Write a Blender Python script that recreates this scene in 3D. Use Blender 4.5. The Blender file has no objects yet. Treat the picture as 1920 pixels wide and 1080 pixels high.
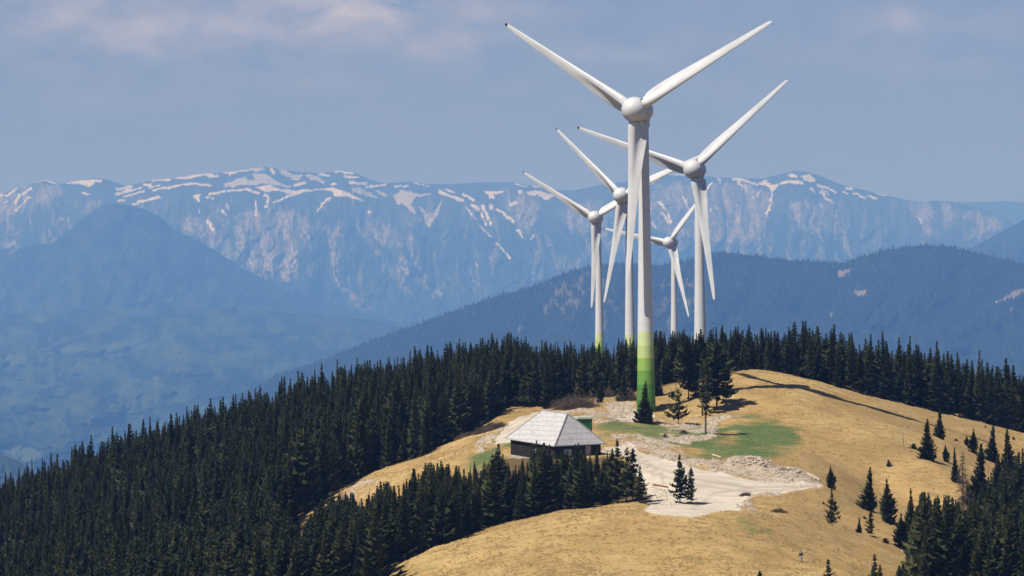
import bpy, bmesh, math, random
import numpy as np
from mathutils import Matrix, Vector

# ------------------------------------------------------------------ camera, sky, sun, exposure
S = bpy.context.scene
COL = S.collection
F, CX, HZ = 8000.0, 960.0, 480.0            # focal length, centre column, horizon row (photo pixels)
cam_d = bpy.data.cameras.new('camera')
cam_d.sensor_width = 36.0
cam_d.lens = F / 1920 * 36.0
cam_d.shift_y = -(540.0 - HZ) / 1920.0
cam_d.clip_start, cam_d.clip_end = 1.0, 150000.0
cam = bpy.data.objects.new('camera', cam_d)
cam.location = (0, 0, 0)
cam.rotation_euler = (math.radians(90), 0, 0)
COL.objects.link(cam)
S.camera = cam

SUN_EL = math.radians(53.0)
SUN_DIR = Vector((0.78, 0.63, 0)).normalized()      # the way the light travels over the ground
SUN_STRENGTH, SKY_STRENGTH, EXPOSURE = 5.0, 0.05, 0.08
HAZE_DENSITY, HAZE_COLOR, HAZE_ABS, HAZE_G = 5.1e-5, (0.175, 0.415, 1.0), (0.64, 0.60, 0.5), 0.0

sun_d = bpy.data.lights.new('sun', 'SUN')
sun_d.energy, sun_d.angle, sun_d.color = SUN_STRENGTH, math.radians(0.5), (1.0, 0.95, 0.87)
sun = bpy.data.objects.new('sun', sun_d)
travel = Vector((SUN_DIR.x * math.cos(SUN_EL), SUN_DIR.y * math.cos(SUN_EL), -math.sin(SUN_EL)))
sun.rotation_euler = travel.to_track_quat('-Z', 'Y').to_euler()
sun.location = (0, 0, 300)
COL.objects.link(sun)

W = bpy.data.worlds.new('World')
S.world = W
W.use_nodes = True
nt = W.node_tree
nt.nodes.clear()
N, L = nt.nodes, nt.links
sky = N.new('ShaderNodeTexSky')
sky.sky_type = 'NISHITA'
sky.sun_disc = False
sky.sun_elevation = SUN_EL
sky.sun_rotation = math.atan2(-SUN_DIR.x, -SUN_DIR.y)
sky.altitude, sky.air_density, sky.dust_density, sky.ozone_density = 1500, 1.0, 0.3, 2.0
bgn = N.new('ShaderNodeBackground')
bgn.inputs[1].default_value = SKY_STRENGTH
out = N.new('ShaderNodeOutputWorld')
# thin clouds: noise in sky direction, gathered where the photograph has its wisps
geo = N.new('ShaderNodeTexCoord')
sep = N.new('ShaderNodeSeparateXYZ')
L.new(geo.outputs['Generated'], sep.inputs[0])
def wmath(op, a, b=None, c=None):
    n = N.new('ShaderNodeMath'); n.operation = op
    for i, v in enumerate((a, b, c)):
        if v is None: continue
        if isinstance(v, (int, float)): n.inputs[i].default_value = v
        else: L.new(v, n.inputs[i])
    return n.outputs[0]
az = wmath('DIVIDE', sep.outputs[0], wmath('MAXIMUM', sep.outputs[1], 0.02))
el = wmath('DIVIDE', sep.outputs[2], wmath('MAXIMUM', sep.outputs[1], 0.02))
cmb = N.new('ShaderNodeCombineXYZ')
L.new(wmath('MULTIPLY', az, 62.0), cmb.inputs[0]); L.new(wmath('MULTIPLY', el, 120.0), cmb.inputs[1])
cn = N.new('ShaderNodeTexNoise'); cn.inputs['Scale'].default_value = 1.0
cn.inputs['Detail'].default_value = 9.0; cn.inputs['Roughness'].default_value = 0.57
cn.inputs['Distortion'].default_value = 0.25
L.new(cmb.outputs[0], cn.inputs['Vector'])
CLOUDS = [(450, 40, 800, 150, .40), (1700, 60, 500, 90, .2), (650, 0, 190, 55, 1.1), (690, 25, 110, 26, 0.5), (120, 10, 260, 45, .5), (330, 55, 260, 40, .45), (840, 85, 120, 26, .75), (1170, 98, 80, 18, .6),
          (1690, 40, 120, 24, .6), (610, 155, 70, 14, .45), (200, 90, 300, 40, .25), (960, 20, 90, 20, .4),
          (1780, 120, 100, 16, .25), (250, 190, 150, 12, .2)]
dens = None
for px, py, sx, sy, a in CLOUDS:
    dx = wmath('MULTIPLY', wmath('SUBTRACT', az, (px - CX) / F), F / sx)
    dy = wmath('MULTIPLY', wmath('SUBTRACT', el, (HZ - py) / F), F / sy)
    g = wmath('MULTIPLY', wmath('EXPONENT', wmath('MULTIPLY', wmath('ADD', wmath('MULTIPLY', dx, dx), wmath('MULTIPLY', dy, dy)), -1.0)), a)
    dens = g if dens is None else wmath('ADD', dens, g)
nz = wmath('MULTIPLY', wmath('SUBTRACT', cn.outputs['Fac'], 0.30), 2.4)
nzc = N.new('ShaderNodeClamp'); L.new(nz, nzc.inputs[0])
cover = wmath('MULTIPLY', wmath('ADD', wmath('MULTIPLY', dens, nzc.outputs[0]), wmath('MULTIPLY', nzc.outputs[0], 0.05)), 0.72)
cc = N.new('ShaderNodeClamp'); L.new(cover, cc.inputs[0])
mixc = N.new('ShaderNodeMix'); mixc.data_type = 'RGBA'
tint = N.new('ShaderNodeMix'); tint.data_type = 'RGBA'; tint.blend_type = 'MULTIPLY'
tint.inputs[0].default_value = 1.0; tint.inputs[7].default_value = (0.86, 0.85, 1.19, 1)
L.new(sky.outputs[0], tint.inputs[6])
L.new(cc.outputs[0], mixc.inputs[0]); L.new(tint.outputs[2], mixc.inputs[6])
mixc.inputs[7].default_value = (12.2, 11.3, 11.6, 1)
L.new(mixc.outputs[2], bgn.inputs[0]); L.new(bgn.outputs[0], out.inputs[0])

S.view_settings.view_transform = 'Standard'
S.view_settings.look = 'None'
S.view_settings.exposure = EXPOSURE
S.view_settings.gamma = 1.0
S.view_settings.use_curve_mapping = False
S.render.engine = 'CYCLES'
cy = S.cycles
cy.use_denoising = True
cy.max_bounces, cy.diffuse_bounces, cy.glossy_bounces = 6, 2, 2
cy.transmission_bounces, cy.transparent_max_bounces, cy.volume_bounces = 2, 8, 1
cy.use_adaptive_sampling = True
cy.adaptive_threshold = 0.02

random.seed(7)
RNG = np.random.default_rng(11)

# ------------------------------------------------------------------ helpers
def hash2(ix, iy, seed):
    h = (ix.astype(np.int64) * 374761393 + iy.astype(np.int64) * 668265263 + seed * 1442695041) & 0xFFFFFFFF
    h = ((h ^ (h >> 13)) * 1274126177) & 0xFFFFFFFF
    h = (h ^ (h >> 16)) & 0xFFFFFFFF
    return h.astype(np.float64) / 4294967295.0
def vnoise(x, y, seed=0):
    x = np.asarray(x, float); y = np.asarray(y, float)
    ix, iy = np.floor(x), np.floor(y)
    fx, fy = x - ix, y - iy
    fx = fx * fx * fx * (fx * (fx * 6 - 15) + 10); fy = fy * fy * fy * (fy * (fy * 6 - 15) + 10)
    a, b = hash2(ix, iy, seed), hash2(ix + 1, iy, seed)
    c, d = hash2(ix, iy + 1, seed), hash2(ix + 1, iy + 1, seed)
    return (a * (1 - fx) + b * fx) * (1 - fy) + (c * (1 - fx) + d * fx) * fy
def fbm(x, y, octv=5, seed=0, gain=0.5):
    s, a, t = 0, 1.0, 0.0
    for o in range(octv):
        s = s + a * vnoise(x * 2 ** o + 17.3 * o, y * 2 ** o - 9.1 * o, seed + o); t += a; a *= gain
    return s / t
def ridged(x, y, octv=5, seed=0, gain=0.55):
    s, a, t = 0, 1.0, 0.0
    for o in range(octv):
        s = s + a * (1 - np.abs(2 * vnoise(x * 2 ** o + 5.7 * o, y * 2 ** o + 3.3 * o, seed + o) - 1)); t += a; a *= gain
    return s / t
def smooth(a, b, x):
    t = np.clip((x - a) / (b - a), 0, 1)
    return t * t * (3 - 2 * t)
def P(px, py, Y):
    return ((px - CX) / F * Y, Y, (HZ - py) / F * Y)

def link(o, parent=None):
    COL.objects.link(o)
    if parent is not None: o.parent = parent
    return o
def np_mesh(name, verts, faces, mat=None, smooth_=False, colors=None):
    """verts (N,3); faces: list of int arrays, each (M,k)"""
    me = bpy.data.meshes.new(name)
    if not isinstance(faces, (list, tuple)): faces = [faces]
    faces = [np.asarray(f, np.int32) for f in faces if len(f)]
    me.vertices.add(len(verts)); me.vertices.foreach_set('co', np.asarray(verts, np.float32).ravel())
    nl = sum(f.size for f in faces); npoly = sum(len(f) for f in faces)
    me.loops.add(nl); me.polygons.add(npoly)
    me.loops.foreach_set('vertex_index', np.concatenate([f.ravel() for f in faces]))
    st, cur = [], 0
    for f in faces:
        st.append(cur + np.arange(len(f)) * f.shape[1]); cur += f.size
    me.polygons.foreach_set('loop_start', np.concatenate(st).astype(np.int32))
    me.polygons.foreach_set('use_smooth', np.full(npoly, smooth_, bool))
    if colors is not None:
        for cname, arr in colors.items():
            at = me.color_attributes.new(cname, 'FLOAT_COLOR', 'POINT')
            if arr.shape[1] == 3: arr = np.concatenate([arr, np.ones((len(arr), 1))], 1)
            at.data.foreach_set('color', arr.astype(np.float32).ravel())
    me.update(calc_edges=True)
    if mat is not None: me.materials.append(mat)
    return me
def grid_faces(nr, nc, flip=False):
    i = np.arange(nr - 1)[:, None] * nc + np.arange(nc - 1)[None, :]
    i = i.ravel()
    q = np.stack([i, i + 1, i + nc + 1, i + nc], 1)
    return q[:, ::-1] if flip else q
def obj(name, me, parent=None):
    return link(bpy.data.objects.new(name, me), parent)
def empty(name, loc=(0, 0, 0)):
    o = bpy.data.objects.new(name, None); o.empty_display_size = 0.5; o.location = loc
    return link(o)
def tag(o, label, cat, group=None, kind=None):
    if label: o['label'] = label
    if cat: o['category'] = cat
    if group: o['group'] = group
    if kind: o['kind'] = kind
    return o
def bm_obj(name, bm, mat, parent=None, smooth_=False):
    me = bpy.data.meshes.new(name); bm.to_mesh(me); bm.free()
    for p in me.polygons: p.use_smooth = smooth_
    me.materials.append(mat)
    return obj(name, me, parent)
def add_box(bm, c, s, rz=0.0, bevel=0.0):
    r = bmesh.ops.create_cube(bm, size=1.0)
    M = Matrix.Translation(c) @ Matrix.Rotation(rz, 4, 'Z') @ Matrix.Diagonal((s[0], s[1], s[2], 1))
    bmesh.ops.transform(bm, matrix=M, verts=r['verts'])
    if bevel:
        es = list({e for v in r['verts'] for e in v.link_edges})
        bmesh.ops.bevel(bm, geom=es, offset=bevel, segments=1, affect='EDGES')
def tube_np(pts, rad, n=6, cap=True):
    pts = np.asarray(pts, float); k = len(pts)
    V, Fq = [], []
    for i in range(k):
        d = pts[min(i + 1, k - 1)] - pts[max(i - 1, 0)]
        d = d / (np.linalg.norm(d) + 1e-9)
        u = np.cross(d, (0, 0, 1.0)); 
        if np.linalg.norm(u) < 1e-3: u = np.array((1.0, 0, 0))
        u /= np.linalg.norm(u); v = np.cross(d, u)
        a = np.arange(n) * 2 * math.pi / n
        V.append(pts[i] + rad[i] * (np.cos(a)[:, None] * u + np.sin(a)[:, None] * v))
    V = np.concatenate(V)
    for i in range(k - 1):
        for j in range(n):
            Fq.append((i * n + j, i * n + (j + 1) % n, (i + 1) * n + (j + 1) % n, (i + 1) * n + j))
    return V, np.array(Fq)
class Acc:
    """collects vertices and faces of several pieces of ONE mesh"""
    def __init__(s): s.v, s.q, s.t, s.n = [], [], [], 0
    def add(s, v, q=None, t=None):
        if q is not None and len(q): s.q.append(np.asarray(q) + s.n)
        if t is not None and len(t): s.t.append(np.asarray(t) + s.n)
        s.v.append(np.asarray(v, float)); s.n += len(v)
    def mesh(s, name, mat, smooth_=False):
        f = []
        if s.q: f.append(np.concatenate(s.q))
        if s.t: f.append(np.concatenate(s.t))
        return np_mesh(name, np.concatenate(s.v), f, mat, smooth_)

# ---- materials
def new_mat(name, rough=0.8, spec=0.2):
    m = bpy.data.materials.new(name); m.use_nodes = True
    b = m.node_tree.nodes['Principled BSDF']
    b.inputs['Roughness'].default_value = rough
    b.inputs['Specular IOR Level'].default_value = spec
    return m, m.node_tree, b
def noise_node(t, scale, detail=4, vec=None, rough=0.55):
    n = t.nodes.new('ShaderNodeTexNoise')
    n.inputs['Scale'].default_value = scale; n.inputs['Detail'].default_value = detail; n.inputs['Roughness'].default_value = rough
    if vec is not None: t.links.new(vec, n.inputs['Vector'])
    return n
def ramp(t, fac, stops, interp='LINEAR'):
    r = t.nodes.new('ShaderNodeValToRGB'); r.color_ramp.interpolation = interp
    e = r.color_ramp.elements
    while len(e) < len(stops): e.new(0.5)
    for i, (p, c) in enumerate(stops):
        e[i].position = p; e[i].color = (*c, 1) if len(c) == 3 else c
    t.links.new(fac, r.inputs[0])
    return r.outputs[0]
def mixrgb(t, fac, a, b, blend='MIX'):
    n = t.nodes.new('ShaderNodeMix'); n.data_type = 'RGBA'; n.blend_type = blend
    for i, v in ((0, fac), (6, a), (7, b)):
        if isinstance(v, (int, float)): n.inputs[i].default_value = v
        elif isinstance(v, tuple): n.inputs[i].default_value = (*v, 1)
        else: t.links.new(v, n.inputs[i])
    return n.outputs[2]
def mathn(t, op, a, b=0.0):
    n = t.nodes.new('ShaderNodeMath'); n.operation = op
    for i, v in ((0, a), (1, b)):
        if isinstance(v, (int, float)): n.inputs[i].default_value = v
        else: t.links.new(v, n.inputs[i])
    return n.outputs[0]
def objco(t, scale=(1, 1, 1), out='Object'):
    c = t.nodes.new('ShaderNodeTexCoord'); m = t.nodes.new('ShaderNodeMapping')
    m.inputs['Scale'].default_value = scale
    t.links.new(c.outputs[out], m.inputs[0])
    return m.outputs[0]
def bump(t, b, h, strength=0.5, dist=0.1):
    n = t.nodes.new('ShaderNodeBump'); n.inputs['Strength'].default_value = strength; n.inputs['Distance'].default_value = dist
    t.links.new(h, n.inputs['Height']); t.links.new(n.outputs[0], b.inputs['Normal'])
def plain(name, c1, c2, scale=3.0, rough=0.8, spec=0.2, bumpd=0.0, stretch=(1, 1, 1)):
    m, t, b = new_mat(name, rough, spec)
    n = noise_node(t, scale, 5, objco(t, stretch))
    t.links.new(ramp(t, n.outputs['Fac'], [(0.3, c1), (0.7, c2)]), b.inputs['Base Color'])
    if bumpd: bump(t, b, n.outputs['Fac'], 0.6, bumpd)
    return m

# ---- pixel masks
def raster(polys, blur=2, W_=1920, H_=1080, strokes=()):
    M = np.zeros((H_, W_), np.float32)
    for poly in polys:
        p = np.asarray(poly, float)
        x0, x1 = int(max(0, p[:, 0].min() - 1)), int(min(W_, p[:, 0].max() + 2))
        y0, y1 = int(max(0, p[:, 1].min() - 1)), int(min(H_, p[:, 1].max() + 2))
        if x1 <= x0 or y1 <= y0: continue
        X, Yy = np.meshgrid(np.arange(x0, x1) + .5, np.arange(y0, y1) + .5)
        ins = np.zeros(X.shape, bool); j = len(p) - 1
        for i in range(len(p)):
            c = ((p[i, 1] > Yy) != (p[j, 1] > Yy)) & (X < (p[j, 0] - p[i, 0]) * (Yy - p[i, 1]) / (p[j, 1] - p[i, 1] + 1e-9) + p[i, 0])
            ins ^= c; j = i
        M[y0:y1, x0:x1] = np.maximum(M[y0:y1, x0:x1], ins)
    for w, pts in strokes:
        for (ax, ay), (bx, by) in zip(pts[:-1], pts[1:]):
            r = w / 2.0 + 1
            x0, x1 = int(max(0, min(ax, bx) - r)), int(min(W_ - 1, max(ax, bx) + r + 1))
            y0, y1 = int(max(0, min(ay, by) - r)), int(min(H_ - 1, max(ay, by) + r + 1))
            if x1 <= x0 or y1 <= y0: continue
            X, Yy = np.meshgrid(np.arange(x0, x1) + .5, np.arange(y0, y1) + .5)
            dx, dy = bx - ax, by - ay
            t = np.clip(((X - ax) * dx + (Yy - ay) * dy) / (dx * dx + dy * dy + 1e-9), 0, 1)
            d = np.hypot(X - ax - t * dx, Yy - ay - t * dy)
            M[y0:y1, x0:x1] = np.maximum(M[y0:y1, x0:x1], np.clip(w / 2.0 + .5 - d, 0, 1))
    for _ in range(blur):
        M[1:-1] = (M[:-2] + 2 * M[1:-1] + M[2:]) / 4
        M[:, 1:-1] = (M[:, :-2] + 2 * M[:, 1:-1] + M[:, 2:]) / 4
    return M
def blur(M, r):
    for ax in (0, 1, 0, 1, 0, 1):
        n = M.shape[ax]
        C = np.cumsum(np.concatenate([np.zeros_like(M.take([0], ax)), M], ax), ax, dtype=np.float64)
        hi = np.clip(np.arange(n) + r + 1, 0, n); lo = np.clip(np.arange(n) - r, 0, n)
        M = ((C.take(hi, ax) - C.take(lo, ax)) / (2 * r + 1)).astype(np.float32)
    return M
def samp(M, px, py):
    h, w = M.shape
    x = np.clip(px, 6, w - 7.001); y = np.clip(py, 6, h - 7.001)
    ix, iy = x.astype(int), y.astype(int); fx, fy = x - ix, y - iy
    v = (M[iy, ix] * (1 - fx) + M[iy, ix + 1] * fx) * (1 - fy) + (M[iy + 1, ix] * (1 - fx) + M[iy + 1, ix + 1] * fx) * fy
    return v

# ------------------------------------------------------------------ the hill: height from surveyed points
CP = [  # mound in front
 (1502,1060,645),(1240,1000,655),(1240,948,685),(1240,1080,632),(1000,1080,632),(1000,1020,655),(1050,968,683),(900,1012,675),
 (900,1080,640),(760,1075,665),(700,1110,660),(1380,955,688),(1500,984,688),(1600,1008,690),(1710,1058,680),(1600,1080,640),
 (1700,1105,650),(1400,1040,645),(1800,1150,640),(600,1180,650),(1900,1180,640),(1240,956,700),(1100,968,697),
 # saddle and lot
 (1450,946,715),(1560,984,706),(1500,964,706),(1560,928,735),(1480,930,728),(1540,913,742),(1600,992,716),(1650,952,760),(1700,955,780),
 (1700,1005,755),(1220,946,713),(1275,944,712),(1340,953,711),(1385,945,718),(1300,900,735),(1225,865,765),(1400,915,735),(1450,906,745),
 (1180,838,790),(1150,851,775),
 # hut, strip, left flank
 (1040,862,768),(950,845,785),(1130,848,778),(880,888,775),(930,872,775),(940,790,850),(985,779,870),(870,832,830),(800,860,820),
 (700,895,810),(620,935,800),(560,975,790),(700,930,780),(640,965,770),(880,1000,715),(1000,968,715),(780,1030,705),(650,1080,695),
 (560,1100,720),(450,1120,740),(1150,932,730),(1100,930,735),
 # turbine pad, bank, hill
 (1212,778,872),(1130,800,830),(1250,800,840),(1325,818,815),(1275,800,840),(1100,757,885),(1180,742,900),
 (1290,840,790),(1350,862,775),(1410,872,765),(1470,887,757),(1530,902,750),(1390,745,874),(1450,740,878),(1660,775,892),(1550,753,886),
 (1450,790,845),(1400,830,805),(1500,850,790),(1560,872,785),(1600,830,815),
 (1340,708,907),(1400,697,915),(1440,699,915),(1500,711,915),(1600,735,920),(1700,757,925),(1800,782,930),(1920,813,935),(2050,850,940),
 (1260,722,910),(1400,708,960),(1600,750,970),(1800,803,980),(1920,835,985),(1314,769,1110),(1184,722,1415),(1124,708,1665),(1264,715,1913),
 # left forest
 (880,820,850),(960,768,890),(1060,760,890),(500,842,1080),(250,928,1080),(0,1005,1080),(750,778,1080),(950,738,1050),(600,880,900),
 (300,1010,900),(0,1110,900),(300,1100,790),(0,1190,800),(-200,1260,850),(-200,1085,1080),(960,745,1200),(750,800,1220),(500,900,1240),(250,1000,1240),(0,1090,1240),(-300,1250,1250),
 # right flank
 (1740,865,800),(1740,905,785),(1800,862,830),(1900,888,850),(1762,826,850),(1890,945,800),(1850,1005,750),(1800,1060,700),(1900,1110,700),(1750,985,765),
 (1880,835,900),(1650,905,790)]
WP = [(0,0,-1.7),(30,0,-2),(-30,0,-2),(0,40,-4.5),(0,120,-22),(0,300,-50),(0,480,-56),(0,575,-50),(80,575,-54),(-80,575,-58),(-150,560,-85),(150,560,-78),
      (-150,300,-90),(150,300,-90),(0,-100,-8),(-300,700,-140),(-300,1100,-170),(-600,900,-280),(-1500,1000,-560),(300,800,-105),(300,1000,-100),(600,900,-220),
      (1500,1000,-560),(-1500,-100,-500),(1500,-100,-500),(-500,200,-220),(500,200,-220),(-300,1900,-210),(400,1900,-180),(0,2300,-150),(0,2700,-330),
      (-1500,2700,-640),(1500,2700,-640),(60,1250,-43),(180,1300,-75),(-80,1450,-85),(200,1150,-62),(-200,1250,-140)]
cpx = np.array([P(*c) for c in CP] + [tuple(w) for w in WP], float)
def tps_k(d2): return np.where(d2 > 0, d2 * np.log(d2 + 1e-12), 0.0)
SC = 100.0
A_ = cpx[:, :2] / SC
n_ = len(A_)
K = tps_k(((A_[:, None] - A_[None]) ** 2).sum(-1)) + np.eye(n_) * 0.004
Pm = np.concatenate([np.ones((n_, 1)), A_], 1)
big = np.block([[K, Pm], [Pm.T, np.zeros((3, 3))]])
sol = np.linalg.solve(big, np.concatenate([cpx[:, 2], np.zeros(3)]))
def tps(x, y):
    x = np.asarray(x, float) / SC; y = np.asarray(y, float) / SC
    sh = x.shape; x, y = x.ravel(), y.ravel()
    o = sol[n_] + sol[n_ + 1] * x + sol[n_ + 2] * y
    for i in range(n_):
        o += sol[i] * tps_k((x - A_[i, 0]) ** 2 + (y - A_[i, 1]) ** 2)
    return o.reshape(sh)
# coarse lattice once, Catmull-Rom in between
def axis(segs):
    out_ = []
    for a, b, s in segs: out_.append(np.arange(a, b, s))
    return np.concatenate(out_ + [[segs[-1][1]]])
cgx = axis([(-1500, -300, 60), (-300, -160, 14), (-160, 160, 4), (160, 300, 14), (300, 1500, 60)])
cgy = axis([(-100, 560, 22), (560, 1000, 4), (1000, 1300, 10), (1300, 2700, 50)])
CGZ = tps(*np.meshgrid(cgx, cgy))
def cr_weights(g, q):
    i = np.clip(np.searchsorted(g, q) - 1, 0, len(g) - 2)
    t = (q - g[i]) / (g[i + 1] - g[i])
    t = np.clip(t, 0, 1)
    # cubic Hermite with finite-difference slopes on an uneven lattice
    im, ip = np.clip(i - 1, 0, None), np.clip(i + 2, None, len(g) - 1)
    h = g[i + 1] - g[i]
    h00, h10, h01, h11 = 2*t**3-3*t**2+1, t**3-2*t**2+t, -2*t**3+3*t**2, t**3-t**2
    d0, d1 = g[i + 1] - g[im], g[ip] - g[i]
    return i, im, ip, h00 - h11 * h / d1, -h10 * h / d0, h01 + h10 * h / d0, h11 * h / d1
def height(x, y):
    x = np.asarray(x, float); y = np.asarray(y, float); sh = x.shape
    x, y = x.ravel(), y.ravel()
    xi = cr_weights(cgx, x); yi = cr_weights(cgy, y)
    def row(r):
        return CGZ[r, xi[1]] * xi[4] + CGZ[r, xi[0]] * xi[3] + CGZ[r, xi[0] + 1] * xi[5] + CGZ[r, xi[2]] * xi[6]
    z = row(yi[1]) * yi[4] + row(yi[0]) * yi[3] + row(yi[0] + 1) * yi[5] + row(yi[2]) * yi[6]
    return z.reshape(sh)

# ---- what lies where on the hill
LOT = [[(1132,842),(1180,832),(1200,846),(1240,862),(1300,875),(1345,888),(1385,897),(1430,903),(1480,905),(1535,906),(1546,914),(1520,922),(1450,926),(1412,930),(1394,945),(1388,960),(1340,965),(1300,972),(1215,960),(1207,935),(1200,900),(1186,868),(1160,853),(1120,850)],
       [(938,816),(948,795),(985,780),(1010,776),(1060,772),(1075,780),(1040,800),(960,832),(928,834)],
       [(1150,785),(1228,778),(1232,786),(1150,790)]]
RUB = [[(1145,812),(1180,818),(1230,825),(1270,838),(1330,862),(1365,868),(1385,855),(1415,852),(1440,868),(1460,880),(1490,878),(1512,888),(1540,905),(1500,907),(1420,904),(1345,889),(1260,869),(1200,848),(1160,838)],
       [(1062,772),(1105,758),(1190,752),(1204,785),(1190,792),(1115,797),(1085,782)],
       [(1398,927),(1450,921),(1500,914),(1546,908),(1552,922),(1480,932),(1400,937)],
       [(1380,935),(1400,930),(1420,960),(1470,968),(1420,972),(1378,962)],
       [(1210,790),(1330,785),(1400,776),(1330,800),(1330,815),(1290,835),(1230,822),(1262,808)],
       [(890,835),(935,805),(945,800),(955,805),(920,835),(895,850)],
       [(1222,918),(1265,918),(1280,950),(1240,946),(1228,930)],
       [(640,925),(700,900),(712,915),(660,950)], [(1245,792),(1345,792),(1345,822),(1300,832),(1250,820)]]
GRN = [[(1235,798),(1300,806),(1350,815),(1330,835),(1290,842),(1250,830)], [(850,880),(900,845),(935,815),(958,806),(958,852),(925,890)], [(1380,800),(1450,790),(1500,812),(1490,845),(1420,852),(1380,840)], [(1108,797),(1140,783),(1200,790),(1260,800),(1296,800),(1304,810),(1270,816),(1230,824),(1215,828),(1180,820),(1130,808)],
       [(1288,838),(1330,825),(1400,820),(1440,812),(1486,818),(1480,838),(1400,852),(1350,860),(1320,850)],
       [(872,876),(920,835),(955,812),(958,850),(930,885),(880,900)],
       [(1150,865),(1200,870),(1205,920),(1170,930),(1150,900)], [(1120,795),(1240,795),(1210,815),(1140,806)]]
GRS = [[(1300,790),(1400,770),(1480,775),(1500,800),(1490,840),(1420,855),(1300,840)], [(1380,955),(1420,975),(1470,1030),(1450,1060),(1400,1010)], [(1420,930),(1540,935),(1480,960),(1420,950)], [(1560,900),(1640,900),(1620,950),(1560,930)]]
OPEN = [(556,980),(620,928),(700,888),(800,855),(880,815),(900,798),(960,766),(1040,765),(1100,752),(1160,745),(1200,735),(1260,722),(1340,706),(1400,690),(1500,705),(1600,730),(1700,752),(1800,777),(1960,813),(1960,880),(1760,960),(1690,1000),(1730,1100),(640,1100),(735,1064),(890,998),(1050,960),(1225,942),(1205,905),(1150,868),(1140,858),(950,858),(900,885),(800,915),(700,945),(600,985)]
M_lot, M_rub, M_grn = raster(LOT, 4), raster(RUB, 12), blur(raster(GRN, 0), 9)
TRACK = [(3, [(1140,846),(1200,868),(1300,898),(1400,914),(1530,913)]), (3, [(1140,850),(1190,876),(1290,908),(1395,922),(1530,917)]), (3, [(1215,950),(1235,915),(1225,885),(1190,856)]), (3, [(1228,952),(1250,918),(1240,888),(1200,856)]),
         (3, [(1300,955),(1340,925),(1420,914)]), (2, [(950,812),(985,790),(1040,776)]), (2, [(945,806),(980,785),(1030,774)]), (3, [(1395,960),(1440,1000),(1470,1050),(1480,1085)]), (2, [(1560,1000),(1590,1030),(1600,1070)])]
M_trk = raster([], 1, strokes=TRACK)
M_grs, M_open = blur(raster(GRS, 0), 16), raster([OPEN], 4)

gx = axis([(-1500, -300, 40), (-300, -130, 4), (-130, 130, 0.7), (130, 300, 4), (300, 1500, 40)])
gy = axis([(-100, 560, 15), (560, 620, 3), (620, 720, 0.45), (720, 960, 0.7), (960, 1250, 2.5), (1250, 2700, 20)])
GX, GY = np.meshgrid(gx, gy)
Z0 = height(GX, GY)
ppx, ppy = CX + GX / GY.clip(1) * F, HZ - Z0 / GY.clip(1) * F
wj, wk = (fbm(GX * .35, GY * .12, 4, 3) - .5) * 16, (fbm(GX * .35, GY * .12, 4, 9) - .5) * 9
lot, rub = samp(M_lot, ppx + wj, ppy + wk * .5), samp(M_rub, ppx + wj, ppy + wk)
rub = rub * (.35 + .65 * smooth(.36, .56, fbm(GX * .22, GY * .13, 4, 17)))
gw, gv = (fbm(GX * .10, GY * .07, 4, 13) - .5) * 90, (fbm(GX * .10, GY * .07, 4, 19) - .5) * 34
grn = np.clip(samp(M_grn, ppx + wj + gw, ppy + wk + gv) + samp(M_grs, ppx + wj, ppy + wk) * smooth(.5, .68, fbm(GX * .12, GY * .06, 5, 21)) * .9, 0, 1)
opn = samp(M_open, ppx + wj * .6, ppy + wk * .6)
opn = np.where((GY > 960) | (GY < 560), 0, opn)
nearf = (GY > 560) & (GY < 1250) & (np.abs(GX) < 140)
meadow = opn * (1 - lot) * (1 - rub * .6)
dz = meadow * ((fbm(GX * .08, GY * .08, 4, 31) - .5) * 1.1 + (ridged(GX * .045 + GY * .01, GY * .20 + (fbm(GX * .06, GY * .06, 3, 55) - .5) * 3, 3, 41) - .5) * .85 + (fbm(GX * .5, GY * .35, 3, 51) - .5) * .30)
dz = dz + rub * ((fbm(GX * .35, GY * .25, 4, 61) - .35) * 1.3 + (fbm(GX * 1.3, GY * 1.0, 2, 62) - .5) * .5)
def heap(px, py, Y, h, rx, ry):
    x, y, _ = P(px, py, Y)
    return h * np.exp(-((GX - x) / rx) ** 2 - ((GY - y) / ry) ** 2)
HEAPS = [(1408, 880, 761, 1.7, 2.6, 3.2), (1432, 888, 759, 1.0, 2.0, 3.0), (1486, 893, 756, 1.0, 2.4, 3.0), (1375, 880, 764, .6, 2, 3)]
hz = sum(heap(*h) for h in HEAPS)
dz = dz + hz * (0.8 + .5 * (fbm(GX * .9, GY * .7, 3, 71) - .5))
rub = np.clip(rub + hz * .9, 0, 1)
Zt = Z0 + np.where(nearf, dz, 0)
mask = np.stack([lot, grn, rub, opn], -1).reshape(-1, 4)
trk = samp(M_trk, ppx + wj * .15, ppy + wk * .15)
mask2 = np.stack([trk, trk, trk], -1).reshape(-1, 3)
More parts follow.
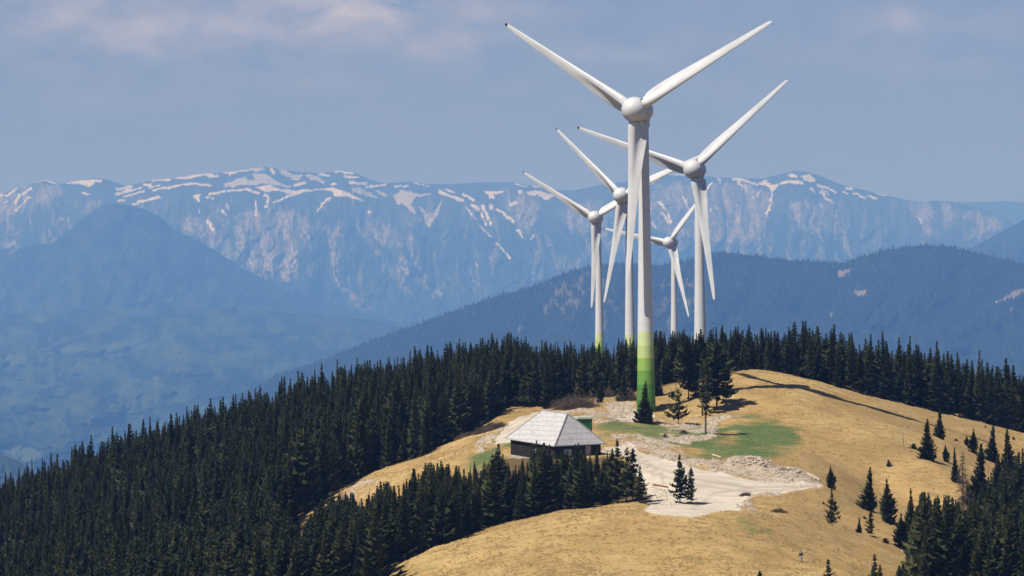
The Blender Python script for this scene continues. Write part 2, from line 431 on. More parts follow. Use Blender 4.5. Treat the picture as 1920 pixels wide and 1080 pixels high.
# ground material
m_ground, t, b = new_mat('hill ground', 0.95, 0.05)
at = t.nodes.new('ShaderNodeVertexColor'); at.layer_name = 'cover'
sp = t.nodes.new('ShaderNodeSeparateColor'); t.links.new(at.outputs['Color'], sp.inputs[0])
oc = objco(t, (1, 1, 1))
n1 = noise_node(t, 1.0, 6, objco(t, (.09, .05, .1)), .6)
n2 = noise_node(t, 1.0, 5, objco(t, (.20, .55, .3)), .66)
n2.inputs['Distortion'].default_value = .6
n3 = noise_node(t, 1.0, 4, objco(t, (1.9, 1.1, 1.6)), .7)
dry = ramp(t, n1.outputs['Fac'], [(.30, (.34, .222, .088)), (.48, (.445, .295, .122)), (.62, (.52, .36, .158)), (.8, (.41, .28, .114))])
dry = mixrgb(t, ramp(t, n2.outputs['Fac'], [(.36, (.7, .7, .7)), (.50, (0, 0, 0))]), dry, (.25, .165, .062))
dry = mixrgb(t, ramp(t, n3.outputs['Fac'], [(.58, (0, 0, 0)), (.75, (.6, .6, .6))]), dry, (.56, .42, .20))
dry = mixrgb(t, ramp(t, n3.outputs['Fac'], [(.32, (.75, .75, .75)), (.43, (0, 0, 0))]), dry, (.20, .135, .055))
n0 = noise_node(t, 1.0, 4, objco(t, (.028, .020, .03)), .55)
dry = mixrgb(t, ramp(t, n0.outputs['Fac'], [(.40, (.62, .62, .62)), (.58, (0, 0, 0))]), dry, mixrgb(t, n2.outputs['Fac'], (.27, .18, .075), (.40, .275, .115)))
dry = mixrgb(t, ramp(t, n0.outputs['Fac'], [(.60, (0, 0, 0)), (.72, (.35, .35, .35))]), dry, (.26, .235, .085))
green = mixrgb(t, .5, ramp(t, n2.outputs['Fac'], [(.3, (.042, .115, .028)), (.5, (.07, .135, .036)), (.64, (.14, .16, .055)), (.76, (.26, .22, .09))]), ramp(t, n3.outputs['Fac'], [(.35, (.032, .075, .02)), (.6, (.10, .16, .05)), (.72, (.30, .28, .20))]))
n4 = noise_node(t, 1.0, 3, objco(t, (5.0, 2.6, 4.0)), .6)
green = mixrgb(t, ramp(t, n4.outputs['Fac'], [(.60, (0, 0, 0)), (.68, (.8, .8, .8))]), green, (.46, .42, .34))
stone = ramp(t, n3.outputs['Fac'], [(.30, (.16, .12, .075)), (.44, (.38, .295, .20)), (.58, (.53, .45, .36)), (.75, (.38, .28, .15))])
grav = ramp(t, n1.outputs['Fac'], [(.3, (.58, .505, .40)), (.55, (.68, .60, .475)), (.75, (.62, .54, .425))])
grav = mixrgb(t, ramp(t, n2.outputs['Fac'], [(.38, (.6, .6, .6)), (.56, (0, 0, 0))]), grav, (.44, .375, .285))
grav = mixrgb(t, ramp(t, n4.outputs['Fac'], [(.34, (.45, .45, .45)), (.46, (0, 0, 0))]), grav, (.34, .28, .21))
floor_ = ramp(t, n3.outputs['Fac'], [(.3, (.07, .05, .024)), (.7, (.20, .14, .06))])
def soft(s, w, nz, amt):
    return mathn(t, 'ADD', s, mathn(t, 'MULTIPLY', mathn(t, 'SUBTRACT', nz, .5), amt))
def edge(s, nz, amt=.9, lo=.4, hi=.62):
    return ramp(t, soft(s, 0, nz, amt), [(lo, (0, 0, 0)), (hi, (1, 1, 1))])
col = mixrgb(t, edge(sp.outputs[1], mathn(t, 'ADD', mathn(t, 'MULTIPLY', n2.outputs['Fac'], .6), mathn(t, 'MULTIPLY', n3.outputs['Fac'], .4)), 3.4, .2, 1.15), dry, green)
col = mixrgb(t, edge(sp.outputs[2], n3.outputs['Fac'], 1.3, .35, .6), col, stone)
col = mixrgb(t, edge(sp.outputs[0], n3.outputs['Fac'], .5, .35, .65), col, grav)
at2 = t.nodes.new('ShaderNodeVertexColor'); at2.layer_name = 'track'
sp2 = t.nodes.new('ShaderNodeSeparateColor'); t.links.new(at2.outputs['Color'], sp2.inputs[0])
col = mixrgb(t, mathn(t, 'MULTIPLY', sp2.outputs[0], mathn(t, 'ADD', mathn(t, 'MULTIPLY', n3.outputs['Fac'], .8), .25)), col, mixrgb(t, sp.outputs[0], (.22, .18, .08), (.36, .30, .22)))
col = mixrgb(t, at.outputs['Alpha'], floor_, col)
t.links.new(col, b.inputs['Base Color'])
bh = mathn(t, 'ADD', mathn(t, 'MULTIPLY', n2.outputs['Fac'], mathn(t, 'SUBTRACT', 1.0, sp.outputs[0])), mathn(t, 'MULTIPLY', n3.outputs['Fac'], .5))
bump(t, b, bh, 0.8, 0.22)
hill = obj('hill', np_mesh('hill', np.stack([GX, GY, Zt], -1).reshape(-1, 3), grid_faces(*GX.shape), m_ground, True, {'cover': mask, 'track': mask2}))
tag(hill, 'dry grass ridge with a pale gravel lot and rubble banks', 'hill', None, 'structure')
# height of the finished surface (bilinear on the built grid)
def ground(x, y):
    i = int(np.clip(np.searchsorted(gx, x) - 1, 0, len(gx) - 2)); j = int(np.clip(np.searchsorted(gy, y) - 1, 0, len(gy) - 2))
    u = (x - gx[i]) / (gx[i + 1] - gx[i]); v = (y - gy[j]) / (gy[j + 1] - gy[j])
    return float((Zt[j, i] * (1 - u) + Zt[j, i + 1] * u) * (1 - v) + (Zt[j + 1, i] * (1 - u) + Zt[j + 1, i + 1] * u) * v)
# per-column table: first ground point met by a pixel ray
YS = np.arange(600, 1000, 0.5)
def hit(px, py, ymin=600):
    ys = YS[YS >= ymin]
    zz = np.array(height((px - CX) / F * ys, ys)); a = HZ - zz / ys * F
    k = np.where(a <= py)[0]
    Y = ys[k[0]] if len(k) else ys[np.argmin(np.abs(a - py))]
    x = (px - CX) / F * Y
    return x, float(Y), ground(x, Y)

# ------------------------------------------------------------------ far country
def vcol_mat(name, sc=0.02, amt=0.25, bumpd=0.0):
    m, t, b = new_mat(name, 0.95, 0.0)
    at = t.nodes.new('ShaderNodeVertexColor'); at.layer_name = 'albedo'
    n = noise_node(t, sc, 5, objco(t))
    c = mixrgb(t, amt, at.outputs['Color'], ramp(t, n.outputs['Fac'], [(.3, (.45, .45, .45)), (.7, (1.5, 1.5, 1.5))]), 'MULTIPLY')
    t.links.new(c, b.inputs['Base Color'])
    if bumpd: bump(t, b, n.outputs['Fac'], 0.8, bumpd)
    return m
m_far = vcol_mat('far slopes', 0.02, .3)
FS = 1.6                                              # how far the far country lies
def fan(px0, px1, nc, nr, sky_pts, base_py, Yt, Yb, hexp=4.0, hmix=.4, back=8):
    sx, sy_ = zip(*sky_pts)
    px = np.linspace(px0, px1, nc)
    skyl = np.interp(px, sx, sy_)
    # rounding off the corners of the polyline
    ker = np.array([1, 2, 3, 2, 1]) / 9.0
    skyl = np.convolve(np.pad(skyl, 2, 'edge'), ker, 'valid')
    t_ = np.linspace(0, 1, nr)[:, None]
    Yt, Yb = Yt * FS, Yb * FS
    by = np.interp(px, *zip(*base_py)) if isinstance(base_py, list) else np.full(nc, base_py)
    py = by[None] + (skyl - by)[None] * t_
    Y = Yb + (Yt - Yb) * ((1 - hmix) * t_ + hmix * t_ ** hexp) + 0 * px[None]
    return np.repeat(px[None], nr, 0), py, Y, np.repeat(t_, nc, 1), skyl
def fan_object(name, PX, PY, Y, albedo, mat, back_drop=900.0, back_len=1500.0, back=6):
    X = (PX - CX) / F * Y; Z = (HZ - PY) / F * Y
    V = [np.stack([X, Y, Z], -1)]; C = [albedo]
    for k in range(1, back + 1):                       # the far side, falling away
        f = k / back
        Yk = Y[-1] + back_len * f
        V.append(np.stack([(PX[-1] - CX) / F * Yk, Yk, Z[-1] - back_drop * f ** 1.6], -1)[None]); C.append(albedo[-1][None])
    V = np.concatenate(V); C = np.concatenate(C)
    return obj(name, np_mesh(name, V.reshape(-1, 3), grid_faces(*V.shape[:2]), mat, True, {'albedo': C.reshape(-1, 3)}))
def lerp(a, b, f): return np.asarray(a) * (1 - f[..., None]) + np.asarray(b) * f[..., None]

# -- snow patches and rock scars of the high range (photo survey)
SNOW_P = [[(119,345),(133,340.6),(150,339.6),(173,337),(192,337),(193,340),(177,344),(169,353),(162,349),(150,345),(129,345)],
 [(475,315.6),(496,314.6),(494,319),(479,325),(474,319)],
 [(419,347),(437,339.6),(460,332),(467,338.5),(479,339.6),(473,327),(496,326),(508,334),(531,345),(550,353),(517,348),(496,345),(467,348),(454,346),(437,351),(423,351)],
 [(523,317.7),(533,320),(548,328),(569,329),(558,339.6),(544,334),(529,326)],
 [(571,328),(587,328),(602,334),(612,344),(596,340),(579,335)],
 [(477,350),(508,348),(523,354),(550,357),(627,353),(635,356),(646,358),(658,364.6),(687,377),(679,379),(652,369),(625,368),(621,358),(589,357),(558,364.6),(514,382),(512,378),(544,364.6),(523,357),(500,361),(485,355)],
 [(362,367),(377,365),(374,382)],[(660,352),(681,354),(708,372),(694,370),(662,360)],[(700,354),(731,370),(715,367)],
 [(737,367),(752,358),(773,359),(779,363.5),(813,364.6),(783,369),(773,377),(771,385),(781,402),(790,417),(802,427),(792,420),(787,408),(777,400),(762,389),(750,377),(750,386),(742,377)],
 [(785,388),(794,394),(802,402),(817,396),(831,374),(820,404),(804,426),(794,410)],
 [(908,358),(925,360),(944,358),(944,362),(926,365),(928,373),(918,372),(914,364)],
 [(987,361),(1004,357),(1033,364),(1040,369),(1023,376),(1008,366),(994,368)],
 [(1421,345),(1437,337),(1444,348),(1461,345),(1452,360),(1447,362),(1442,352)],
 [(1500,330),(1519,328),(1531,338),(1525,343),(1510,338)],[(1544,356),(1556,362),(1552,368)]]
SNOW_S = [(3.5,[(71,342),(83,338),(108,345)]),(3,[(12,369),(34,354)]),(3,[(0,371),(7,366)]),(3.5,[(43,364),(59,354)]),(5,[(36,366),(32,376),(30,382)]),(2.5,[(29,397),(55,370)]),
 (2.5,[(8,381),(13,378)]),(3.5,[(154,362),(170,366)]),(5,[(221,355),(247,350)]),(5.5,[(219,364.6),(247,357)]),(2.5,[(250,356),(265,353)]),(3.5,[(271,347),(284,347)]),(3,[(231,370),(271,359)]),
 (4,[(287,357),(325,351),(358,344),(396,348)]),(4.5,[(288,338),(319,337)]),(4,[(325,334),(354,334),(383,327),(400,329)]),(5,[(259,379),(299,370)]),(4,[(223,377),(235,376)]),(3,[(248,383),(261,384)]),
 (2.5,[(279,352),(302,348)]),(4,[(350,334),(377,327),(398,328)]),(3,[(392,333),(409,330)]),(3,[(423,324),(440,323)]),(3,[(430,328),(448,322),(475,316.6)]),(6,[(508,316),(514,324)]),(5,[(552,349),(571,343)]),
 (5,[(602,327),(619,330)]),(3.5,[(627,324),(642,321)]),(4,[(645,324),(662,325)]),(4,[(648,332),(671,333)]),(5,[(658,343),(687,345)]),(3,[(621,347),(631,345)]),(4,[(429,358),(462,356),(485,362)]),
 (6,[(496,367),(504,369),(502,376),(501,387)]),(5,[(392,365),(422,359)]),(3,[(387,371),(400,372)]),(3,[(376,394),(377,400)]),(4,[(418,395),(422,403)]),(3,[(426,384),(429,392)]),(3,[(481,379),(480,404)]),
 (5,[(388,415),(396,423),(399,431)]),(4,[(619,372),(608,381),(595,396)]),(4,[(687,351),(721,348)]),(4,[(691,397),(694,401)]),(5.5,[(825,360),(846,369),(867,376)]),(5,[(869,364),(889,376)]),(6,[(887,385),(900,394)]),
 (4,[(902,400),(912,423)]),(6,[(905,387),(918,410),(921,421)]),(7,[(921,386),(922,390)]),(3,[(875,389),(894,412)]),(2.2,[(900,423),(921,444)]),(2,[(929,455),(954,479)]),(4,[(953,481),(956,484)]),(3.5,[(893,496),(896,499)]),
 (2.8,[(740,350),(765,349)]),(2.5,[(779,344),(802,350)]),(3,[(700,350),(723,347)]),(3,[(835,354),(852,362)]),(7,[(976,360),(978,361)]),(4,[(933,392),(964,417)]),(3.5,[(971,431),(981,444)]),(3.5,[(996,448),(1000,441)]),
 (6,[(958,384),(968,381)]),(2.4,[(967,345),(987,350)]),(2.4,[(1000,349),(1015,352)]),(3.5,[(1371,335),(1394,338),(1421,347)]),(3.2,[(1448,360),(1447,379),(1438,404)]),(5,[(1465,344),(1477,340.6),(1504,343)]),
 (6,[(1482,330),(1494,331)]),(4.5,[(1533,347),(1552,353),(1568,362)]),(4,[(1540,358),(1548,371),(1558,377)]),(4,[(1521,354),(1527,360)]),(3,[(1237,379),(1248,392),(1260,418)]),(3,[(1241,398),(1257,421)]),(2.5,[(1281,370),(1292,392)]),
 (3,[(1222,417),(1230,427)]),(3,[(1333,387),(1332,398)]),(4,[(1384,342),(1391,350)]),(3,[(1398,347),(1398,359)]),(2.2,[(1419,369),(1428,355)]),(4,[(1588,353),(1598,356)]),(3,[(1601,361),(1612,367),(1623,374)]),(4,[(1627,367),(1644,373)]),
 (3,[(1644,362),(1660,368)]),(3,[(1583,360),(1590,364)]),(2.2,[(1721,407),(1729,419)]),(3,[(1256,327),(1290,328)]),(3,[(1346,333),(1350,341)]),(2,[(1385,411),(1385,418)]),(3,[(1411,371),(1414,370)])]
ROCK_S = [(6,[(621,442),(627,477),(629,525),(650,548)]),(7,[(675,429),(695,455),(714,479),(746,525),(768,550)]),(5,[(588,425),(575,448),(558,473),(548,488)]),(16,[(548,490),(535,520)]),(9,[(690,440),(735,450)]),
 (6,[(735,460),(760,500),(800,540),(824,556)]),(6,[(760,440),(785,500),(800,525)]),(14,[(660,560),(690,575)]),(8,[(610,425),(625,440)]),(9,[(640,420),(632,440)]),(20,[(950,360),(975,400),(985,425)]),(14,[(1000,380),(980,430)]),
 (10,[(1070,500),(1110,470),(1130,440)]),(10,[(160,395),(185,380)]),(14,[(118,410),(130,425)]),(6,[(0,408),(25,396)]),(9,[(1550,420),(1575,450),(1595,470)]),(10,[(1740,430),(1760,440)]),(7,[(5,460),(25,458)])]
ROCK_P = [[(318,412),(345,405),(385,410),(420,440),(450,475),(440,490),(400,465),(360,440)],[(445,400),(520,395),(560,395),(580,420),(560,470),(530,500),(495,510),(470,490),(440,440)],[(700,405),(745,430),(760,470),(720,460),(690,430)],
 [(935,372),(985,365),(1005,385),(1000,425),(975,430),(950,400)],[(1230,345),(1400,345),(1450,370),(1420,450),(1330,455),(1230,430),(1210,390)],[(1696,380),(1743,380),(1748,396),(1758,400),(1729,419),(1706,402)],[(1768,384),(1797,396),(1781,415),(1770,402)],
 [(1802,404),(1827,398),(1889,413),(1866,434),(1847,432),(1824,456),(1818,444),(1835,423),(1820,415)],[(0,350),(60,345),(110,350),(120,365),(60,385),(0,420)],[(450,480),(520,505),(480,525)],[(1480,380),(1560,380),(1580,440),(1500,430)],[(1040,400),(1100,380),(1130,430),(1080,440)]]
M_snow, M_rock = raster(SNOW_P, 0, strokes=SNOW_S), raster(ROCK_P, 14, strokes=ROCK_S)
for _ in range(1):
    M_snow[1:-1] = (M_snow[:-2] + 2 * M_snow[1:-1] + M_snow[2:]) / 4
SKY_M = [(-200,440),(-60,392),(0,363),(35,351),(72,341),(84,337),(108,344),(120,344),(150,338),(173,334),(195,335),(215,341),(235,348),(250,346),(290,337),(330,333),(383,325),(420,324),(450,319),(475,314),(500,313),(525,317),(560,322),(600,325),(640,320),(665,324),(690,335),(720,344),(770,340),(800,345),(850,345),(900,342),(960,342),(1000,348),(1040,356),(1075,357),(1100,352),(1130,346),(1180,340),(1210,335),(1250,327),(1290,327),(1340,332),(1380,334),(1430,335),(1460,327),(1490,320),(1510,321),(1540,331),(1580,347),(1610,354),(1660,366),(1700,375),(1730,380),(1750,376),(1780,377),(1810,384),(1850,395),(1880,405),(1900,420),(1930,440),(2150,520)]
PX, PY, Yg, Tg, skyl = fan(-200, 2150, 1500, 250, SKY_M, 680, 30000, 23500, 5, .45)
wx = (fbm(PX * .012, PY * .012, 3, 101) - .5) * 60
gul = ridged((PX + wx) * .018, PY * .006, 5, 111)
rel = smooth(0.0, .25, Tg) * (1 - .75 * smooth(.80, .97, Tg))
Yg = Yg + rel * ((gul - .55) * 1100 + (fbm(PX * .05, PY * .05, 5, 121) - .5) * 420) + (fbm(PX * .03, PY * .06, 4, 131) - .5) * 160 * Tg
edgej = (fbm(PX * .16, PY * .16, 3, 141) - .5)
edgek = (fbm(PX * .16, PY * .16, 3, 143) - .5)
e2, e3 = fbm(PX * .42, PY * .5, 2, 145) - .5, fbm(PX * .42, PY * .5, 2, 147) - .5
snow = smooth(.36, .62, samp(M_snow, PX + edgej * 6 + e2 * 4, PY + edgek * 3.5 + e3 * 3) + (fbm(PX * .3, PY * .5, 3, 149) - .5) * .75)
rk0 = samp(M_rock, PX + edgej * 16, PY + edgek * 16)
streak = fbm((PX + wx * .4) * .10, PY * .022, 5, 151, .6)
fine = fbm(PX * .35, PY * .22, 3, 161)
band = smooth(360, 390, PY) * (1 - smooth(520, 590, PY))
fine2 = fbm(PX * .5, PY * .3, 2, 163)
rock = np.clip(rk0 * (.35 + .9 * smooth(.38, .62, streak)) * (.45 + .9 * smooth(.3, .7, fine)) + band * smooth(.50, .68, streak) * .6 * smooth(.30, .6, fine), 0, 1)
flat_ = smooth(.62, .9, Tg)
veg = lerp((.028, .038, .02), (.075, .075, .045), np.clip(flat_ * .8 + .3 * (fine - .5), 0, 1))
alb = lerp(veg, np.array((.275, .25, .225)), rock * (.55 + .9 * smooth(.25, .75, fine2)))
M_snow_shade = raster([SNOW_P[i] for i in (1, 2, 3, 4, 7, 8, 9, 10)], 2)  # snow patches in shadow: their shade is put into a greyer albedo
snow_shade = np.clip(samp(M_snow_shade, PX + edgej * 4, PY) * 1.2, 0, 1)
alb = alb * (1 - snow[..., None]) + lerp((.74, .72, .70), (.46, .46, .46), snow_shade) * snow[..., None]
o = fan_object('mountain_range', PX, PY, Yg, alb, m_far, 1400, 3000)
tag(o, 'long snow-streaked limestone mountain range across the skyline', 'mountains', None, 'structure')
# -- last ridge at the right, farther still
PX, PY, Yg, Tg, _ = fan(1500, 2200, 260, 40, [(1500,420),(1700,385),(1790,379),(1840,379),(1880,377),(1920,380),(1990,384),(2200,400)], 470, 38500, 36500)
Yg = Yg + (ridged(PX * .02, PY * .02, 4, 171) - .5) * 500 * (1 - Tg)
o = fan_object('distant_ridge', PX, PY, Yg, lerp((.03, .04, .02), (.06, .06, .04), fbm(PX * .05, PY * .08, 4, 5)), m_far, 900, 800)
tag(o, 'pale blue wooded ridge on the far right horizon', 'ridge', None, 'structure')
# -- dark wooded cone at the left
CONE = [(-250,560),(-100,500),(0,470),(50,463),(100,455),(125,437),(144,421),(173,397),(190,387),(205,383),(240,385),(270,392),(300,406),(320,426),(360,447),(400,468),(450,500),(500,525),(550,548),(600,566),(700,592),(800,620),(900,650)]
PX, PY, Yg, Tg, _ = fan(-250, 900, 800, 150, CONE, 700, 22500, 19000, 2, .2)
Yg = Yg + (1 - Tg ** 8) * ((ridged(PX * .012 + PY * .006, PY * .006, 4, 201) - .5) * 700 + (fbm(PX * .25, PY * .25, 3, 205) - .5) * 90)
fr = fbm(PX * .05, PY * .05, 5, 211)
alb = lerp((.018, .026, .014), (.045, .055, .028), smooth(.35, .7, fr))
scar = raster([], 3, strokes=[(10,[(165,396),(183,388)]),(6,[(300,565),(320,560)]),(5,[(20,475),(36,462)])])
alb = lerp(alb, (.22, .18, .13), .5 * samp(scar, PX + (fr - .5) * 20, PY))
o = fan_object('wooded_mountain', PX, PY, Yg, alb, m_far, 900, 1200)
tag(o, 'dark forested cone-shaped mountain in front of the snowy range', 'mountain', None, 'structure')
# -- right dark shoulder
PX, PY, Yg, Tg, _ = fan(1740, 2250, 300, 80, [(1740,505),(1780,485),(1820,465),(1860,444),(1890,428),(1920,412),(1990,390),(2250,360)], 600, 19000, 17500, 2, .2)
Yg = Yg + (1 - Tg ** 8) * ((ridged(PX * .02, PY * .01, 4, 221) - .5) * 400 + (fbm(PX * .3, PY * .3, 3, 225) - .5) * 70)
o = fan_object('wooded_shoulder', PX, PY, Yg, lerp((.018, .026, .014), (.04, .05, .026), fbm(PX * .06, PY * .06, 5, 7)), m_far, 900, 1200)
tag(o, 'dark wooded mountain shoulder entering from the right', 'mountain', None, 'structure')
# -- hills and fields of the valley
VAL = [(-250,600),(0,590),(150,582),(300,575),(450,580),(560,588),(700,600),(850,640),(1000,700)]
PX, PY, Yg, Tg, _ = fan(-250, 1000, 900, 330, VAL, 930, 18500, 9600, 2, .25)
hl = fbm(PX * .0075, PY * .012, 4, 231); hl2 = ridged(PX * .004 + PY * .004, PY * .012, 4, 235)
Yg = Yg + (1 - Tg ** 6) * ((hl - .5) * 2600 + (hl2 - .5) * 1500 + (fbm(PX * .3, PY * .3, 3, 241) - .5) * 60 + (fbm(PX * .09, PY * .09, 4, 242) - .5) * 260)
FIELD = raster([[(5,672),(25,665),(48,666),(46,682),(25,688)],[(115,655),(130,646),(166,644),(160,658),(120,665)],[(182,655),(215,641),(268,637),(250,648),(215,655),(200,662)],[(150,675),(195,672),(185,682)],[(205,662),(232,664),(228,670)],[(50,598),(75,590),(95,598),(75,606)],[(275,568),(300,560),(320,559),(312,568),(290,572)],[(255,578),(265,578),(260,590)],
   [(5,845),(40,835),(80,850),(60,866),(20,862)],[(205,800),(222,792),(214,812)],[(285,708),(300,706),(293,722)],[(240,715),(265,710),(258,720)],[(590,562),(600,560),(604,570)]], 2, strokes=[(3,[(250,655),(330,628)]),(2.5,[(0,690),(120,640),(240,600)]),(3,[(90,640),(110,620)]),(2,[(30,740),(120,716)]),(5,[(60,842),(76,856)]),(2,[(215,690),(213,706)]),(2,[(312,690),(316,700)]),(4,[(445,575),(475,566)])])
fj = (fbm(PX * .2, PY * .2, 3, 251) - .5)
fld = smooth(.3, .6, samp(FIELD, PX + fj * 8, PY + fj * 5))
fr = fbm(PX * .035, PY * .06, 6, 261, .6)
alb = lerp((.016, .025, .013), (.050, .066, .030), smooth(.36, .66, fr))
alb = lerp(alb, np.array((.10, .115, .05)), .35 * smooth(.60, .70, fbm(PX * .012, PY * .03, 5, 265)))
alb = lerp(alb, np.array((.075, .095, .042)), fld)
o = fan_object('valley_hills', PX, PY, Yg, alb, m_far, 900, 2000)
tag(o, 'hazy wooded valley hills with small pale fields', 'hills', None, 'structure')
# -- near dark corner hill at the lower left
PX, PY, Yg, Tg, _ = fan(-250, 320, 260, 60, [(-250,800),(-60,835),(0,850),(30,862),(60,882),(120,905),(320,960)], 1000, 8200, 7600, 2, .2)
Yg = Yg + (1 - Tg ** 8) * (fbm(PX * .1, PY * .1, 5, 271) - .5) * 200
o = fan_object('valley_spur', PX, PY, Yg, lerp((.018, .028, .014), (.045, .06, .028), fbm(PX * .15, PY * .15, 5, 9)), m_far, 500, 600)
tag(o, 'dark wooded spur in the lower left valley', 'hill', None, 'structure')
# -- the wooded ridge behind the turbines
MID = [(420,760),(520,705),(600,680),(660,655),(700,640),(770,614),(830,592),(880,574),(930,556),(980,543),(1030,526),(1070,509),(1110,499),(1160,496),(1230,499),(1270,494),(1300,486),(1330,476),(1360,474),(1400,478),(1450,485),(1500,490),(1560,493),(1590,492),(1620,481),(1660,470),(1700,463),(1740,460),(1790,465),(1840,477),(1880,487),(1920,495),(2120,540)]
PX, PY, Yg, Tg, _ = fan(420, 2120, 1000, 200, MID, 860, 11600, 9200, 2, .25)
spur = ridged(PX * .0055 + PY * .003, PY * .006, 3, 301)
Yg = Yg + (1 - Tg ** 6) * ((spur - .5) * 900 + (fbm(PX * .03, PY * .03, 4, 305) - .5) * 260)
CLR = raster([[(1568,517),(1576,508),(1598,505),(1594,512),(1578,524)],[(1596,548),(1615,544),(1625,543),(1624,555),(1608,556)],[(1858,570),(1880,560),(1925,536),(1925,550),(1885,565)],[(1556,588),(1562,588),(1560,598)]], 1, strokes=[(4,[(1898,578),(1896,590)])])
BARE = raster([[(1010,540),(1130,500),(1150,540),(1080,600),(1010,590)],[(960,590),(995,585),(995,640),(965,650)],[(1220,540),(1300,520),(1330,600),(1240,640)],[(760,620),(790,612),(785,625)],[(1130,560),(1160,560),(1150,640),(1120,620)]], 12)
cj = fbm(PX * .25, PY * .25, 3, 311) - .5
clr = smooth(.3, .6, samp(CLR, PX + cj * 10, PY + cj * 6))
bare = samp(BARE, PX + cj * 30, PY + cj * 30) * smooth(.45, .62, fbm(PX * .09, PY * .06, 4, 315))
alb = lerp((.02, .028, .014), (.05, .06, .03), fbm(PX * .1, PY * .1, 5, 321))
alb = lerp(alb, np.array((.24, .19, .13)), np.clip(clr + bare * .35, 0, 1))
MIDG = (PX, PY, Yg, clr, bare)
o = fan_object('wooded_ridge', PX, PY, Yg, alb, vcol_mat('ridge soil', .05, .3), 700, 900)
tag(o, 'dark wooded ridge rising behind the turbine tower feet', 'ridge', None, 'structure')
# -- the valley floor under it all
bm = bmesh.new(); bmesh.ops.create_grid(bm, x_segments=8, y_segments=16, size=1.0)
bmesh.ops.transform(bm, matrix=Matrix.Translation((0, 34000, -1130)) @ Matrix.Diagonal((18000, 35000, 1, 1)), verts=bm.verts)
o = bm_obj('valley_floor', bm, plain('valley floor', (.03, .04, .02), (.07, .09, .04), .004))
tag(o, 'dark wooded valley floor far below the ridge', 'ground', None, 'structure')

# ------------------------------------------------------------------ wind turbines
HUB, RB = 62.7, 35.4
m_white, t, b = new_mat('white coating', 0.38, 0.4)
n = noise_node(t, .55, 6, objco(t, (.35, 1, 1)), .65)
t.links.new(ramp(t, n.outputs['Fac'], [(.28, (.54, .545, .53)), (.5, (.645, .65, .64)), (.7, (.68, .685, .675))]), b.inputs['Base Color'])
m_tower, t, b = new_mat('banded tower coating', 0.45, 0.35)
c_ = t.nodes.new('ShaderNodeTexCoord'); s_ = t.nodes.new('ShaderNodeSeparateXYZ'); t.links.new(c_.outputs['Object'], s_.inputs[0])
hh = mathn(t, 'DIVIDE', s_.outputs[2], 60.0)
bands = ramp(t, hh, [(0, (.055, .18, .035)), (3.4/60, (.085, .235, .04)), (6.6/60, (.15, .325, .05)), (9.6/60, (.28, .46, .09)), (12.0/60, (.49, .61, .23)), (14.7/60, (.62, .71, .35)), (17.4/60, (.68, .685, .675))], 'CONSTANT')
n = noise_node(t, .6, 5, objco(t, (1, 1, .12)))
bands = mixrgb(t, .35, bands, ramp(t, n.outputs['Fac'], [(.28, (.68, .68, .67)), (.6, (1, 1, 1))]), 'MULTIPLY')
# weld seams between the tower sections
sm = mathn(t, 'FRACT', mathn(t, 'DIVIDE', s_.outputs[2], 2.72))
bands = mixrgb(t, ramp(t, sm, [(0, (.5, .5, .5)), (.018, (.5, .5, .5)), (.03, (0, 0, 0))]), bands, (.35, .36, .33))
t.links.new(bands, b.inputs['Base Color'])
m_tip_shade = plain('painted tip shade', (.02, .02, .022), (.035, .035, .035), 3, .6)  # near-black cap colour stands in for shading on the bent blade tip
m_seal = plain('grey seam rubber', (.10, .10, .105), (.16, .16, .16), 3, .7)
def lathe(prof, n=48, axis_='Z'):
    """prof: (s, r) along the axis"""
    a = np.arange(n) * 2 * math.pi / n
    V = []
    for s, r in prof:
        if axis_ == 'Z': V.append(np.stack([r * np.cos(a), r * np.sin(a), np.full(n, s)], 1))
        else: V.append(np.stack([r * np.cos(a), np.full(n, s), r * np.sin(a)], 1))
    V = np.concatenate(V); k = len(prof)
    i, j = np.meshgrid(np.arange(k - 1), np.arange(n), indexing='ij')
    q = np.stack([i * n + j, i * n + (j + 1) % n, (i + 1) * n + (j + 1) % n, (i + 1) * n + j], -1).reshape(-1, 4)
    return V, (q if axis_ == 'Z' else q[:, ::-1])
TW = [(0, 2.02), (3, 1.93), (6, 1.84), (9, 1.76), (17, 1.63), (24, 1.49), (33, 1.33), (42, 1.2), (52, 1.1), (59.4, 1.04)]
th = np.linspace(-0.8, 59.4, 40)
tw_v, tw_q = lathe([(h, float(np.interp(h, *zip(*TW)))) for h in th], 48)
me_tower = np_mesh('tower', tw_v, tw_q, m_tower, True)
D_OFF = 3.8                                            # rotor centre ahead of the tower axis
# egg-shaped nacelle: spinner in front (-Y), rear lobe behind, a seam between
sp_prof = [(-3.0 + 3.0 * (1 - math.cos(k / 14 * math.pi / 2)), 2.62 * math.sin(k / 14 * math.pi / 2) + .01) for k in range(15)] + [(.3, 2.61), (.60, 2.54), (.76, 2.44), (.82, 2.30), (.84, 2.0)]
na_prof = [(.82, 1.85), (1.0, 1.95)] + [(2.7 + 3.4 * math.sin(k / 16 * math.pi / 2), 2.27 * math.cos(k / 16 * math.pi / 2) + .005) for k in range(-5, 17)]
def dens(prof, k=4):
    s = np.array(prof); u = np.linspace(0, len(s) - 1, (len(s) - 1) * k + 1)
    idx = np.arange(len(s))
    # smooth by local quadratic blending
    r = np.interp(u, idx, s[:, 1]); z = np.interp(u, idx, s[:, 0])
    ker = np.array([1, 2, 1]) / 4
    for _ in range(k):
        r[1:-1] = np.convolve(r, ker, 'valid'); z[1:-1] = np.convolve(z, ker, 'valid')
    return list(zip(z, r))
v, q = lathe(sp_prof, 64, 'Y'); me_spin = np_mesh('hub', v, q, m_white, True)
